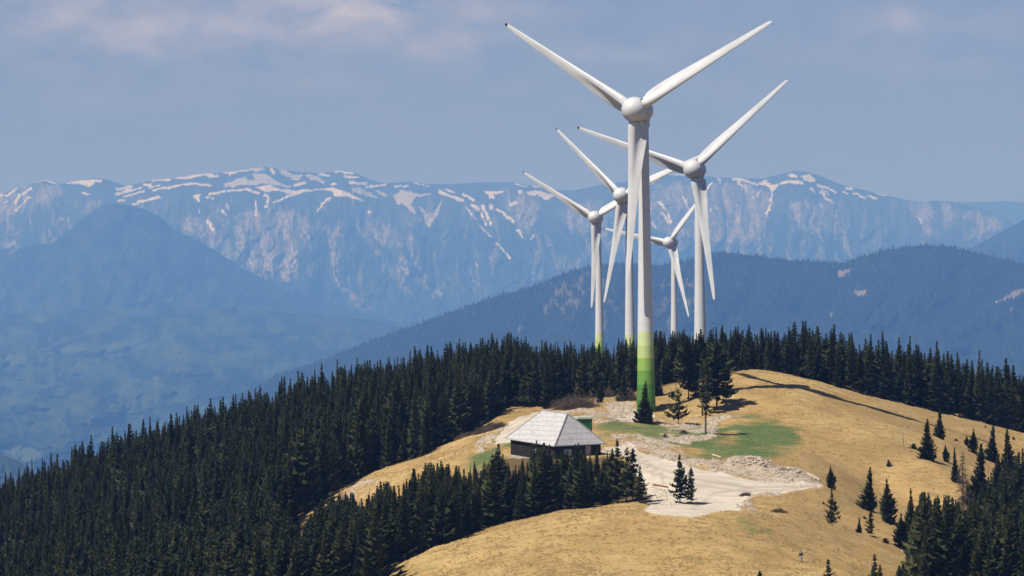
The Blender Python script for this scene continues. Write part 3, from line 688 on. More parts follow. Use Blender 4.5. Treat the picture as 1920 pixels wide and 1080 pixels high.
v, q = lathe(na_prof, 64, 'Y'); me_nac = np_mesh('nacelle', v, q, m_white, True)
# neck between nacelle and tower
v, q = lathe([(59.35, 1.06), (59.42, 1.24), (59.55, 1.27), (60.4, 1.30), (61.2, 1.42), (61.6, 1.5)], 40)
me_neck = np_mesh('yaw_neck', v, q, m_white, True)
v, q = lathe([(59.30, 1.0), (59.30, 1.085), (59.38, 1.085), (59.38, 1.0)], 40)
me_ring = np_mesh('seam_ring', v, q, m_seal, True)
v, q = lathe([(.86, 2.0), (.86, 2.43), (.93, 2.40), (.93, 2.0)], 64, 'Y')
me_hring = np_mesh('seam_ring', v, q, m_seal, True)
def airfoil(n=22):
    x = (1 - np.cos(np.linspace(0, math.pi, n))) / 2
    y = 5 * (.2969 * np.sqrt(x) - .126 * x - .3516 * x ** 2 + .2843 * x ** 3 - .1036 * x ** 4)
    return np.concatenate([np.stack([x, y], 1), np.stack([x, -y], 1)[-2:0:-1]])
AF = airfoil()
CH = [(1.7, 2.15, .95, 40), (2.45, 2.25, .92, 40), (2.6, 3.5, .56, 40), (3.2, 4.15, .46, 39), (4.5, 4.15, .42, 35), (7, 3.7, .37, 27), (10, 3.15, .32, 19), (14, 2.6, .28, 13), (18, 2.15, .25, 9), (22, 1.80, .23, 6.5), (26, 1.48, .21, 4.5), (30, 1.16, .19, 3), (33, .92, .18, 2), (34.8, .70, .18, 2), (35.25, .42, .18, 2), (35.4, .12, .2, 2)]
def blade_np(r0, r1, k, grow=1.0):
    R = np.linspace(r0, r1, k)
    if r1 > 35.2: R = np.concatenate([R[:-1], [35.0, 35.25, 35.36, 35.4]])
    R = np.unique(R)
    cr, cc_, ct, cb = zip(*CH)
    V = []
    for r in R:
        c = np.interp(r, cr, cc_) * grow; tc = np.interp(r, cr, ct) * grow; be = math.radians(np.interp(r, cr, cb))
        x = (AF[:, 0] - .30) * c
        y = AF[:, 1] * c * tc
        if r >= 2.5:                                     # round nose, thin hollow flap behind it near the root
            hol = float(np.interp(r, [2.5, 9, 16], [.72, .5, .0]))
            y = y * (1 - hol * smooth(.30, .62, AF[:, 0]) * (1 - .6 * smooth(.8, 1.0, AF[:, 0])))
            y = y + np.where(AF[:, 0] > .3, hol * .10 * c * np.sin(np.clip((AF[:, 0] - .3) / .7, 0, 1) * math.pi), 0)
        if r < 2.5: x, y = (AF[:, 0] - .5) * c * 1.0 + .1, np.sign(AF[:, 1]) * np.sqrt(np.clip(.25 - (AF[:, 0] - .5) ** 2, 0, None)) * c
        bend = 0.0006 * r * r * -1.0
        V.append(np.stack([np.full(len(x), r), x * math.sin(be) + y * math.cos(be) + bend, x * math.cos(be) - y * math.sin(be)], 1))
    n = len(AF); k = len(V); V = np.concatenate(V)
    i, j = np.meshgrid(np.arange(k - 1), np.arange(n), indexing='ij')
    q = np.stack([i * n + j, i * n + (j + 1) % n, (i + 1) * n + (j + 1) % n, (i + 1) * n + j], -1).reshape(-1, 4)
    return V, q
bv, bq = blade_np(1.7, 35.4, 70); me_blade = np_mesh('blade', bv, bq, m_white, True)
tv, tq = blade_np(34.75, 35.4, 8, 1.06); me_tip = np_mesh('blade_tip', tv, tq, m_tip_shade, True)
fv, fq = tube_np([(2.5, .12, -.2), (2.58, .12, -.2)], [1.2, 1.2], 32); 
# the joint ring where each blade meets the hub
def blade_ring():
    a = np.arange(40) * 2 * math.pi / 40
    V = np.concatenate([np.stack([np.full(40, r), 1.09 * k * np.sin(a), 1.09 * k * np.cos(a) + .1], 1) for r, k in ((2.40, .9), (2.40, 1.03), (2.50, 1.03), (2.50, .9))])
    i, j = np.meshgrid(np.arange(3), np.arange(40), indexing='ij')
    q = np.stack([i * 40 + j, i * 40 + (j + 1) % 40, (i + 1) * 40 + (j + 1) % 40, (i + 1) * 40 + j], -1).reshape(-1, 4)
    return V, q
rv, rq = blade_ring(); me_bring = np_mesh('root_ring', rv, rq, m_seal, True)
TURB = [(1211.8, 782.8, 872.5, 29.3, 28.28, 'nearest and largest wind turbine, its green-banded foot bare on the gravel pad'),
        (1314.1, 759.9, 1137, 24.3, 40.37, 'second largest wind turbine, rising from behind the dry hill crest'),
        (1182.1, 727.7, 1392, 39.4, 20.3, 'wind turbine half hidden behind the nearest tower, one blade pointing down left'),
        (1124.5, 708.2, 1673.6, 22.3, 28.55, 'wind turbine standing farthest left above the dark spruces'),
        (1265.1, 716.7, 1918.3, 34.9, 48.9, 'smallest and most distant wind turbine, between the nearest tower and the second largest one')]
TILT = math.radians(2.5)
for px, py, Y, yaw, ph, lab in TURB:
    x, y, z = P(px, py, Y)
    r = empty('wind_turbine')
    r.matrix_world = Matrix.Translation((x, y, z)) @ Matrix.Rotation(math.radians(-0.55), 4, 'Y') @ Matrix.Rotation(math.radians(-yaw), 4, 'Z')
    tag(r, lab, 'wind turbine', 'white wind turbines with green banded feet along the ridge')
    tw = obj('tower', me_tower, r); obj('seam_ring', me_ring, tw)
    head = Matrix.Translation((0, 0, HUB)) @ Matrix.Rotation(-TILT, 4, 'X') @ Matrix.Translation((0, -D_OFF, 0))
    nc_ = obj('nacelle', me_nac, r); nc_.matrix_basis = head
    nk = obj('yaw_neck', me_neck, nc_); nk.matrix_basis = head.inverted()
    hb = obj('hub', me_spin, r); hb.matrix_basis = head
    obj('seam_ring', me_hring, hb)
    for k in range(3):
        bl = obj('blade', me_blade, r); bl.matrix_basis = head @ Matrix.Rotation(math.radians(-(ph + 120 * k)), 4, 'Y')
        obj('root_ring', me_bring, bl)
        if k == 1:
            tp = obj('blade_tip', me_tip, bl); tp['label'] = 'blade tip with its shade painted dark'

# ------------------------------------------------------------------ shingled hut
m_log, t, b = new_mat('dark weathered boards', .85, .1)
oc = objco(t)
s_ = t.nodes.new('ShaderNodeSeparateXYZ'); t.links.new(oc, s_.inputs[0])
fr = mathn(t, 'FRACT', mathn(t, 'MULTIPLY', s_.outputs[2], 4.2))
n = noise_node(t, 1.2, 5, objco(t, (1, 1, 8)))
base = ramp(t, n.outputs['Fac'], [(.3, (.014, .012, .011)), (.7, (.048, .040, .035))])
t.links.new(mixrgb(t, ramp(t, fr, [(0, (1, 1, 1)), (.1, (0, 0, 0))]), base, (.012, .010, .009)), b.inputs['Base Color'])
m_shing, t, b = new_mat('silver wooden shingles', .75, .2)
uv = t.nodes.new('ShaderNodeUVMap'); uv.uv_map = 'UVMap'
s_ = t.nodes.new('ShaderNodeSeparateXYZ'); t.links.new(uv.outputs[0], s_.inputs[0])
row = mathn(t, 'MULTIPLY', s_.outputs[1], 1.0 / 1.15)
rfl = mathn(t, 'FLOOR', row); rfr = mathn(t, 'FRACT', row)
colx = mathn(t, 'MULTIPLY', mathn(t, 'ADD', s_.outputs[0], mathn(t, 'MULTIPLY', rfl, .37)), 3.2)
cmb = t.nodes.new('ShaderNodeCombineXYZ'); t.links.new(mathn(t, 'FLOOR', colx), cmb.inputs[0]); t.links.new(mathn(t, 'FLOOR', mathn(t, 'MULTIPLY', row, 3)), cmb.inputs[1])
wn = t.nodes.new('ShaderNodeTexWhiteNoise'); wn.noise_dimensions = '2D'; t.links.new(cmb.outputs[0], wn.inputs['Vector'])
n = noise_node(t, .5, 5, uv.outputs[0])
sc_ = ramp(t, wn.outputs['Value'], [(0, (.47, .455, .445)), (.5, (.53, .515, .50)), (1, (.59, .575, .56))])
sc_ = mixrgb(t, .6, sc_, ramp(t, n.outputs['Fac'], [(.3, (.86, .85, .84)), (.7, (1, 1, 1))]), 'MULTIPLY')
sc_ = mixrgb(t, ramp(t, rfr, [(0, (.75, .75, .75)), (.07, (.55, .55, .55)), (.14, (0, 0, 0))]), sc_, (.27, .255, .24))
t.links.new(sc_, b.inputs['Base Color'])
bump(t, b, rfr, .5, .15)
m_trim = plain('grey ridge boards', (.30, .28, .26), (.40, .38, .35), 1.5, .8)
m_plinth = plain('pale rubble stone', (.30, .27, .23), (.55, .51, .45), 2.5, .9, .1, .08)
m_pane = plain('pale reflecting glass', (.24, .30, .36), (.42, .48, .54), 1.2, .15, .6)
E_F, E_L, E_R = np.array(P(1040, 836, 768)), np.array(P(948, 822, 779)), np.array(P(1136, 831, 774))
E_L[2] += 0.05
E_B = E_L + E_R - E_F                                  # the hidden corner
R1, R2 = np.array(P(1017, 769.5, 780)), np.array(P(1064, 775.5, 773.5))
hut_c = (E_F + E_L + E_R + E_B) / 4
gz = min(ground(E_F[0], E_F[1]), ground(E_L[0], E_L[1]), ground(E_R[0], E_R[1])) 
hut = empty('mountain_hut', (hut_c[0], hut_c[1], gz))
tag(hut, 'dark wooden hut with a silver-grey shingled hip roof beside the gravel lot', 'hut')
H0 = np.array(hut.location)
def hutmesh(name, verts, faces, mat, parent, uvs=None):
    me = bpy.data.meshes.new(name); me.from_pydata([tuple(np.array(v) - H0) for v in verts], [], faces)
    if uvs is not None:
        ul = me.uv_layers.new(name='UVMap')
        for i, c in enumerate(uvs): ul.data[i].uv = c
    me.materials.append(mat); me.update()
    return obj(name, me, parent)
def slab(tris, th=.16):
    """roof planes with thickness; returns verts, faces, uvs"""
    V, Fc, U = [], [], []
    for poly in tris:
        p = [np.array(q) for q in poly]
        nrm = np.cross(p[1] - p[0], p[2] - p[0]); nrm /= np.linalg.norm(nrm)
        if nrm[2] < 0: p = p[::-1]; nrm = -nrm
        # u along the eave, v up the slope
        vdir = np.array((0, 0, 1.0)) - nrm * nrm[2]; vdir /= np.linalg.norm(vdir); udir = np.cross(vdir, nrm)
        z0 = min(p, key=lambda a: a[2])
        s0 = len(V); k = len(p)
        V += p; Fc.append(list(range(s0, s0 + k))); U += [((a - z0) @ udir, (a - z0) @ vdir) for a in p]
        V += [a - np.array((0, 0, th)) for a in p]; Fc.append(list(range(s0 + 2 * k - 1, s0 + k - 1, -1))); U += [(0, .5)] * k
        for i in range(k):
            j = (i + 1) % k
            Fc.append([s0 + i, s0 + k + i, s0 + k + j, s0 + j]); U += [(0, .5)] * 4
    return V, Fc, U
v_, f_, u_ = slab([(E_L, E_F, R2, R1), (E_F, E_R, R2), (E_R, E_B, R1, R2), (E_B, E_L, R1)])
roof = hutmesh('roof', v_, f_, m_shing, hut, u_)
for name, a, c in (('ridge_cap', R1, R2), ('hip_cap', E_F, R2), ('hip_cap', E_R, R2), ('hip_cap', E_L, R1), ('hip_cap', E_B, R1)):
    V, Q = tube_np([a + (0, 0, .03), (a + c) / 2 + (0, 0, .03), c + (0, 0, .03)], [.13] * 3, 6)
    hutmesh(name, V, [list(map(int, f)) for f in Q], m_trim, roof)
def inset(p, f): return hut_c + (p - hut_c) * f
W4 = [inset(p, .90) for p in (E_F, E_R, E_B, E_L)]
def ring_walls(name, W4, z0, z1, mat, parent):
    V = [(w[0], w[1], z0[i]) for i, w in enumerate(W4)] + [(w[0], w[1], z1[i]) for i, w in enumerate(W4)]
    return hutmesh(name, V, [[i, (i + 1) % 4, 4 + (i + 1) % 4, 4 + i] for i in range(4)], mat, parent)
zt = [p[2] + .35 for p in (E_F, E_R, E_B, E_L)]
zb = [p[2] - 3.0 for p in (E_F, E_R, E_B, E_L)]
ring_walls('wall', W4, zb, zt, m_log, hut)
W5 = [inset(p, .905) for p in (E_F, E_R, E_B, E_L)]
ring_walls('plinth', W5, [gz - 2.5] * 4, [z + .06 for z in zb], m_plinth, hut)
def on_wall(a, c, f, zoff, w, h, dep):
    """a small upright box lying on the wall from a to c"""
    a, c = np.array(a), np.array(c); d = c - a; d[2] = 0; ln = np.linalg.norm(d); d /= ln
    n_ = np.array((d[1], -d[0], 0.0))
    if n_ @ (a - hut_c) < 0: n_ = -n_
    o_ = a + (c - a) * f + n_ * dep
    V = []
    for k in (0, 1):
        oo = o_ + n_ * (.10 * k)
        V += [oo - d * w / 2 + (0, 0, zoff), oo + d * w / 2 + (0, 0, zoff), oo + d * w / 2 + (0, 0, zoff + h), oo - d * w / 2 + (0, 0, zoff + h)]
    return V
BOXF = [[0, 3, 2, 1], [4, 5, 6, 7], [0, 1, 5, 4], [1, 2, 6, 5], [2, 3, 7, 6], [3, 0, 4, 7]]
wdw = hutmesh('window', on_wall(W4[0], W4[1], .27, -2.05, 1.9, 1.35, .005), BOXF, m_log, hut)
hutmesh('pane', on_wall(W4[0], W4[1], .27, -1.98, 1.7, 1.15, .02), BOXF, m_pane, wdw)
hutmesh('door', on_wall(W4[0], W4[1], .72, -2.3, 1.1, 1.95, .005), BOXF, m_trim, hut)
w2 = hutmesh('window', on_wall(W4[0], W4[3], .45, -1.9, 1.1, .9, .005), BOXF, m_log, hut)
hutmesh('pane', on_wall(W4[0], W4[3], .45, -1.85, .9, .7, .02), BOXF, m_pane, w2)

# ------------------------------------------------------------------ green transformer cabin behind the hut
m_gbox = plain('dark green steel', (.02, .12, .045), (.03, .16, .06), 1.5, .5, .3)
m_gtop = plain('pale concrete slab', (.46, .52, .40), (.60, .64, .52), 1.5, .85)
m_gline = plain('deep green panel gap', (.008, .04, .016), (.012, .05, .02), 2, .6)
bx, by, bz = P(1094, 806, 800)
bz = min(bz, ground(bx, by) - .1)
top_z = P(1094, 783, 800)[2]
cab = empty('transformer_cabin', (bx, by, bz))
tag(cab, 'green transformer cabin with a pale flat roof behind the shingled hut', 'utility cabin')
hgt = top_z - bz
bm = bmesh.new(); add_box(bm, (0, 0, (hgt - .2) / 2), (2.7, 2.2, hgt - .2), math.radians(18), .03); bm_obj('body', bm, m_gbox, cab)
bm = bmesh.new(); add_box(bm, (0, 0, hgt - .02), (3.2, 2.7, .42), math.radians(18), .03); bm_obj('roof', bm, m_gtop, cab)
for k in (-.8, .8):
    Rz = Matrix.Rotation(math.radians(18), 3, 'Z')
    c = Rz @ Vector((k * .82, -1.12, hgt * .45))
    bm = bmesh.new(); add_box(bm, c, (1.15, .05, hgt * .72), math.radians(18), .01); d = bm_obj('door', bm, m_gbox, cab)
    c2 = Rz @ Vector((k * .3, -1.165, hgt * .45))
    bm = bmesh.new(); add_box(bm, c2, (.05, .06, .3), math.radians(18)); bm_obj('handle', bm, m_gline, d)
    for i in range(5):
        pass

# ------------------------------------------------------------------ trees
def needle_mat(name, c1, c2, c3):
    m, t, b = new_mat(name, .7, .15)
    oi = t.nodes.new('ShaderNodeObjectInfo')
    n = noise_node(t, .9, 3, objco(t))
    c = ramp(t, n.outputs['Fac'], [(.3, c1), (.55, c2), (.75, c3)])
    v = ramp(t, oi.outputs['Random'], [(0, (.62, .68, .66)), (.5, (1, 1, 1)), (1, (1.45, 1.3, 1.0))])
    t.links.new(mixrgb(t, 1.0, c, v, 'MULTIPLY'), b.inputs['Base Color'])
    return m
m_needle = needle_mat('spruce needles', (.022, .028, .010), (.042, .050, .018), (.085, .088, .032))
m_bark = plain('spruce bark', (.05, .04, .032), (.12, .10, .085), 2, .9)
m_grey = plain('bleached dead wood', (.16, .145, .13), (.32, .30, .27), 2, .9)
m_rust = plain('dead brown twigs', (.075, .055, .042), (.16, .12, .09), 2, .9)
def spruce(seed, h=14.0, rmax=2.3, base=.08, whorls=30, nb=(6, 9), droop=.35, gap=0.0, taper=.85, ragged=.25, top_thin=0.0, seg=4, asym=.18):
    """foliage as many drooping branch fans; returns crown and trunk arrays in metres"""
    g = np.random.default_rng(seed)
    V, T, Qd = [], [], []
    cnt = 0
    lean = g.normal(0, .014, 2)
    a1, a2 = g.uniform(0, 6.28, 2)
    zs = base + (1 - base) * (np.linspace(0, 1, whorls) ** .92)
    for wi, zf in enumerate(zs):
        u = (zf - base) / (1 - base)
        R0 = rmax * (1 - u) ** taper * (1 - top_thin * smooth(.55, .8, np.array(u))) + .10 + .12 * (1 - u)
        if u < .12: R0 *= .72 + 2.2 * u
        n_ = int(g.integers(*nb)) if u < .85 else 5
        a0 = g.uniform(0, 6.28)
        for k in range(n_):
            if g.uniform() < gap: continue
            a = a0 + 6.283 * k / n_ + g.normal(0, .16)
            Lb = R0 * g.uniform(1 - ragged * 1.6, 1 + ragged * .6) * (1 + asym * math.cos(a - a1) + asym * .8 * math.sin(zf * 9 + a2))
            el = .35 * u - droop * (1 - u) + g.normal(0, .10)     # start angle
            z0 = zf * h + g.normal(0, .09)
            da, db = math.cos(a), math.sin(a)
            ss = np.linspace(0, 1, seg + 1)
            rad = ss * Lb * math.cos(el)
            zz = z0 + Lb * (math.sin(el) * ss - .18 * np.sin(ss * math.pi) * (1 - u) + .12 * ss ** 2)
            wid = Lb * .34 * np.array([.35, .9, 1.0, .75, .12])[:seg + 1] * g.uniform(.75, 1.2) + .05
            ox, oy = lean[0] * zf * h, lean[1] * zf * h
            for s in range(seg):
                for sd in (-1, 1):
                    # left and right spray quads, hanging, with torn outer edge
                    w0, w1 = wid[s] * g.uniform(.6, 1.25), wid[s + 1] * g.uniform(.6, 1.25)
                    d0, d1 = (.30 + .25 * g.uniform()) * w0, (.30 + .25 * g.uniform()) * w1
                    fw = .25 * Lb / seg * g.uniform(.3, 1.2)
                    p = [(rad[s] * da + ox, rad[s] * db + oy, zz[s]), (rad[s + 1] * da + ox, rad[s + 1] * db + oy, zz[s + 1]),
                         ((rad[s + 1] + fw) * da - sd * w1 * db + ox, (rad[s + 1] + fw) * db + sd * w1 * da + oy, zz[s + 1] - d1),
                         ((rad[s] + fw) * da - sd * w0 * db + ox, (rad[s] + fw) * db + sd * w0 * da + oy, zz[s] - d0)]
                    V += p
                    Qd.append((cnt, cnt + 1, cnt + 2, cnt + 3) if sd > 0 else (cnt, cnt + 3, cnt + 2, cnt + 1)); cnt += 4
                if s >= 1:                               # hanging curtain twig
                    w = .16 + .22 * wid[s]; hl = (.22 + .4 * g.uniform()) * (.5 + wid[s])
                    m_ = (rad[s] * g.uniform(.8, 1.1)); off = g.normal(0, .5) * wid[s]
                    bx_, by_ = m_ * da - off * db + ox, m_ * db + off * da + oy
                    V += [(bx_ - w * db, by_ + w * da, zz[s] + .03), (bx_ + w * db, by_ - w * da, zz[s] + .03), (bx_ + .1 * g.normal(), by_ + .1 * g.normal(), zz[s] - hl)]
                    T.append((cnt, cnt + 1, cnt + 2)); cnt += 3
    # leader
    ox, oy = lean[0] * h, lean[1] * h
    for k in range(6):
        a = k * 1.05
        V += [(ox, oy, h * 1.012), (ox + .13 * math.cos(a), oy + .13 * math.sin(a), h * .962), (ox + .13 * math.cos(a + .8), oy + .13 * math.sin(a + .8), h * .968)]
        T.append((cnt, cnt + 1, cnt + 2)); cnt += 3
    tv, tq = tube_np([(0, 0, -.6), (0, 0, h * .12), (lean[0] * h * .5, lean[1] * h * .5, h * .5), (ox, oy, h * 1.0)], [.021 * h * .75, .0165 * h * .75, .011 * h * .75, .012], 7)
    return np.array(V), np.array(Qd), np.array(T), tv, tq
KINDS = {}
def make_kind(key, **kw):
    V, Qd, T, tv, tq = spruce(**kw)
    KINDS[key] = (np_mesh('crown', V, [Qd, T], m_needle), np_mesh('trunk', tv, tq, m_bark, True), kw.get('h', 14.0), kw.get('rmax', 2.3), (V, Qd, T, tv, tq))
WK = [(2.6, .95, .10, 30, .25, .35), (3.0, 1.0, .06, 28, .3, .25), (2.3, .9, .12, 33, .2, .45), (2.8, 1.0, .05, 30, .35, .35), (3.4, .95, .05, 27, .28, .3), (2.7, .92, .16, 29, .4, .4),
      (2.9, .7, .14, 24, .55, .3), (3.3, .75, .04, 24, .3, .1), (2.2, 1.25, .05, 30, .3, .3), (3.2, .85, .02, 31, .2, .3)]
for k, (rm, tp, bs, wh, rg, dr) in enumerate(WK):
    make_kind(('wood', k), seed=100 + k, h=14.0, rmax=rm, taper=tp, base=bs, whorls=wh, ragged=rg, droop=dr, gap=.12 if k == 6 else 0.0)
make_kind(('dense', 0), asym=.25, seed=301, h=10.0, rmax=2.3, base=.015, whorls=27, nb=(8, 11), ragged=.18, droop=.15, taper=.9)
make_kind(('dense', 1), asym=.3, seed=302, h=10.0, rmax=2.7, base=.01, whorls=25, nb=(8, 11), ragged=.22, droop=.1, taper=.85)
make_kind(('thin', 0), seed=311, h=9.0, rmax=1.85, base=.16, whorls=20, nb=(5, 8), ragged=.45, droop=.05, gap=.08, taper=.55, top_thin=.5)
make_kind(('thin', 1), seed=312, h=8.0, rmax=1.5, base=.19, whorls=18, nb=(5, 7), ragged=.5, droop=.1, gap=.1, taper=.5, top_thin=.4)
make_kind(('pole', 0), seed=321, h=13.0, rmax=1.1, base=.30, whorls=26, nb=(4, 7), ragged=.6, droop=.3, gap=.2, taper=.35)
make_kind(('wide', 0), seed=331, h=13.0, rmax=3.3, base=.22, whorls=22, nb=(6, 9), ragged=.45, droop=.15, gap=.1, taper=.5)
make_kind(('wide', 1), seed=332, h=8.0, rmax=2.5, base=.25, whorls=13, nb=(5, 8), ragged=.5, droop=.0, gap=.15, taper=.5)
make_kind(('bush', 0), seed=341, h=2.0, rmax=1.1, base=.0, whorls=9, nb=(7, 10), ragged=.35, droop=-.1, taper=.6)
make_kind(('bush', 1), seed=342, h=2.0, rmax=1.5, base=.0, whorls=8, nb=(8, 11), ragged=.4, droop=-.2, taper=.5)
def plant(key, x, y, z, h, rz, wide=1.0, name='spruce_tree', label=None, cat='tree', group=None):
    cm, tm, h0, _, _ = KINDS[key]
    r = empty(name, (x, y, z)); r.rotation_euler = (0, 0, rz); s = h / h0; r.scale = (s * wide, s * wide, s)
    obj('crown', cm, r); obj('trunk', tm, r)
    return tag(r, label, cat, group)

SPR = 'spruces of the ridge'
HERO = []   # (x, y, z, h, key, rz, wide, label, name)
def hero(px, base, top, key, label, wide=1.0, name='spruce_tree', cat='tree', Y=None, group=SPR, rz=None):
    if Y is None: x, y, z = hit(px, base)
    else:
        x, y = (px - CX) / F * Y, Y; z = ground(x, y)
    h = (HZ - top) / F * y - z
    HERO.append((x, y, z - .08, max(h, .5), key, random.uniform(0, 6.28) if rz is None else rz, wide, label, name, cat, group))
# round the nearest turbine
hero(1209, 796, 715, ('dense', 0), 'small full spruce standing right in front of the green foot of the nearest turbine', 1.05)
hero(1272, 799, 728, ('wide', 1), 'open bare-footed spruce standing alone between the turbine foot and the dark clump', .95)
hero(1323, 820, 668, ('pole', 0), 'thin spruce with a long bare lower trunk, nearest of the clump on the hump', 1.0)
hero(1344, 772, 640, ('wide', 0), 'broadest spruce of the dark clump, its boughs reaching out over the dry hill', 1.15)
hero(1317, 782, 655, ('pole', 0), 'slim tall spruce with a dark bare stem inside the clump by the turbine', 1.25)
hero(1291, 750, 632, ('wide', 0), 'spruce with a clear stem above the gravel, leftmost big tree of the dark clump', .8)
hero(1362, 758, 690, ('wide', 1), 'short bushy spruce at the hill side of the dark clump', 1.0)
hero(1305, 745, 640, ('wood', 2), 'upright spruce at the back of the dark clump by the turbine', 1.0)
hero(1332, 745, 625, ('wood', 1), 'tallest spruce top rising behind the dark clump by the turbine', 1.0)
hero(1127, 757, 712, ('dense', 1), 'small round spruce among the brown brushwood above the hut', .9)
hero(1170, 752, 690, ('wood', 4), 'spruce at the edge of the brushwood left of the turbine foot', 1.0)
hero(1233, 742, 690, ('dense', 0), 'low spruce just behind the turbine foot on its hill side', 1.1)
# lot
hero(1275, 944, 853, ('thin', 0), 'taller of the two slender spruces at the front edge of the gravel lot', 1.05)
hero(1296, 945, 877, ('thin', 1), 'shorter of the two slender spruces at the front edge of the gravel lot', 1.05)
hero(1200, 948, 873, ('thin', 0), 'small sparse spruce at the left edge of the gravel lot, outermost of the hut grove', 1.0)
hero(1158, 945, 825, ('thin', 0), 'tall ragged spruce with a knobbly tip beside the gravel lot', .95)
hero(1174, 940, 838, ('pole', 0), 'ragged spruce with bare upper branches against the gravel lot', 1.15)
hero(1186, 946, 842, ('thin', 1), 'half-bare spruce with bleached twigs against the gravel lot', 1.1)
hero(1143, 930, 855, ('wood', 2), 'narrow spruce between the hut corner and the ragged ones by the lot', 1.0)
# right slope
hero(1738, 862, 785, ('dense', 0), 'large full spruce on the brow of the dry slope, small pine shrub at its foot', 1.05)
hero(1762, 823, 764, ('dense', 0), 'lone upright spruce casting a shadow on the upper dry slope', .85)
hero(1772, 866, 832, ('dense', 1), 'short spruce just below the full one on the brow of the slope', 1.0)
hero(1557, 917, 872, ('dense', 1), 'small spruce leaning out at the tip of the gravel lot', 1.05)
hero(1560, 986, 914, ('thin', 0), 'thin spruce in the hollow below the tip of the gravel lot', .9)
hero(1630, 957, 876, ('dense', 0), 'fuller of the two dark spruces side by side in the hollow', 1.0)
hero(1662, 982, 897, ('dense', 1), 'right one of the two dark spruces side by side in the hollow', .9)
hero(1611, 1000, 968, ('dense', 0), 'knee-high spruce on the right rim of the near mound', .85)
hero(1633, 1007, 958, ('thin', 1), 'slim young spruce on the right rim of the near mound', 1.2)
hero(1861, 866, 795, ('dense', 0), 'pointed spruce on the right slope below the crest, left of a matching one', .95)
hero(1889, 882, 803, ('dense', 0), 'pointed spruce nearest the right border on the upper slope', .95)
hero(1826, 848, 803, ('dense', 1), 'bushy double-topped spruce on the upper right slope', 1.0)
hero(1813, 838, 815, ('dense', 1), 'low bushy spruce clinging to the left of the double-topped one', 1.2)
hero(1790, 905, 838, ('dense', 0), 'narrow dark spruce leading down from the brow of the slope', .6)
hero(1838, 952, 832, ('dense', 0), 'tall dark spruce right of the dead brown one', .95)
hero(1870, 920, 850, ('dense', 1), 'broad dark spruce on the slope edge above the right grove', .95)
hero(1707, 1035, 916, ('dense', 1), 'tall spruce leading the right grove into the hollow', .62)
hero(1690, 1030, 962, ('dense', 1), 'lower broad spruce at the left foot of the right grove', 1.0)
hero(1740, 1048, 965, ('wood', 4), 'spruce with a bare stem showing at the foot of the right grove', 1.1)
# tops looking over the bottom border
hero(1554, 1095, 1048, ('thin', 0), 'small spruce top rising over the bottom border, left of a twin-topped one', 1.1, Y=598)
hero(1640, 1098, 1040, ('thin', 0), 'spruce top with a crooked tip at the bottom border below the slope', 1.0, Y=598)
hero(1650, 1098, 1058, ('dense', 0), 'lower bushy spruce top beside the crooked tip at the bottom border', .9, Y=600)
hero(1686, 1098, 1062, ('thin', 1), 'thin spruce tip at the bottom border left of the right grove', 1.2, Y=600)
hero(1425, 1098, 1070, ('thin', 1), 'tiny spruce tip just showing over the bottom border of the near mound', 1.2, Y=602)
# bushes
B = 'low evergreen shrubs on the dry slopes'
hero(1544, 951, 941, ('bush', 0), 'small round juniper alone in the hollow left of the thin spruce', 1.0, 'evergreen_shrub', 'shrub', group=B)
hero(1713, 844, 831, ('bush', 1), 'wide low pine shrub at the foot of the full spruce on the brow', 1.0, 'evergreen_shrub', 'shrub', group=B)
hero(1666, 870, 862, ('bush', 0), 'tiny dark shrub alone in the middle of the dry slope', .8, 'evergreen_shrub', 'shrub', group=B)
hero(1793, 829, 822, ('bush', 1), 'round shrub on the slope between the lone spruce and the bushy one', 1.0, 'evergreen_shrub', 'shrub', group=B)
hero(1620, 980, 969, ('bush', 1), 'shrub beside the slim young spruce on the mound rim', 1.0, 'evergreen_shrub', 'shrub', group=B)
hero(1660, 1020, 1008, ('bush', 1), 'dark shrub on the rubble between the mound rim and the right grove', 1.2, 'evergreen_shrub', 'shrub', group=B)
hero(1900, 826, 818, ('bush', 0), 'small shrub under the crest at the far right of the slope', 1.0, 'evergreen_shrub', 'shrub', group=B)
hero(752, 1080, 1066, ('bush', 0), 'small dark shrub on the left shoulder of the near mound', .8, 'evergreen_shrub', 'shrub', group=B)
hero(1848, 801, 797, ('bush', 0), 'tiny dark shrub near the crest above the pointed spruces', 1.0, 'evergreen_shrub', 'shrub', group=B)
hero(1262, 745, 733, ('bush', 1), 'dark shrub on the grass right behind the turbine foot', 1.0, 'evergreen_shrub', 'shrub', group=B)

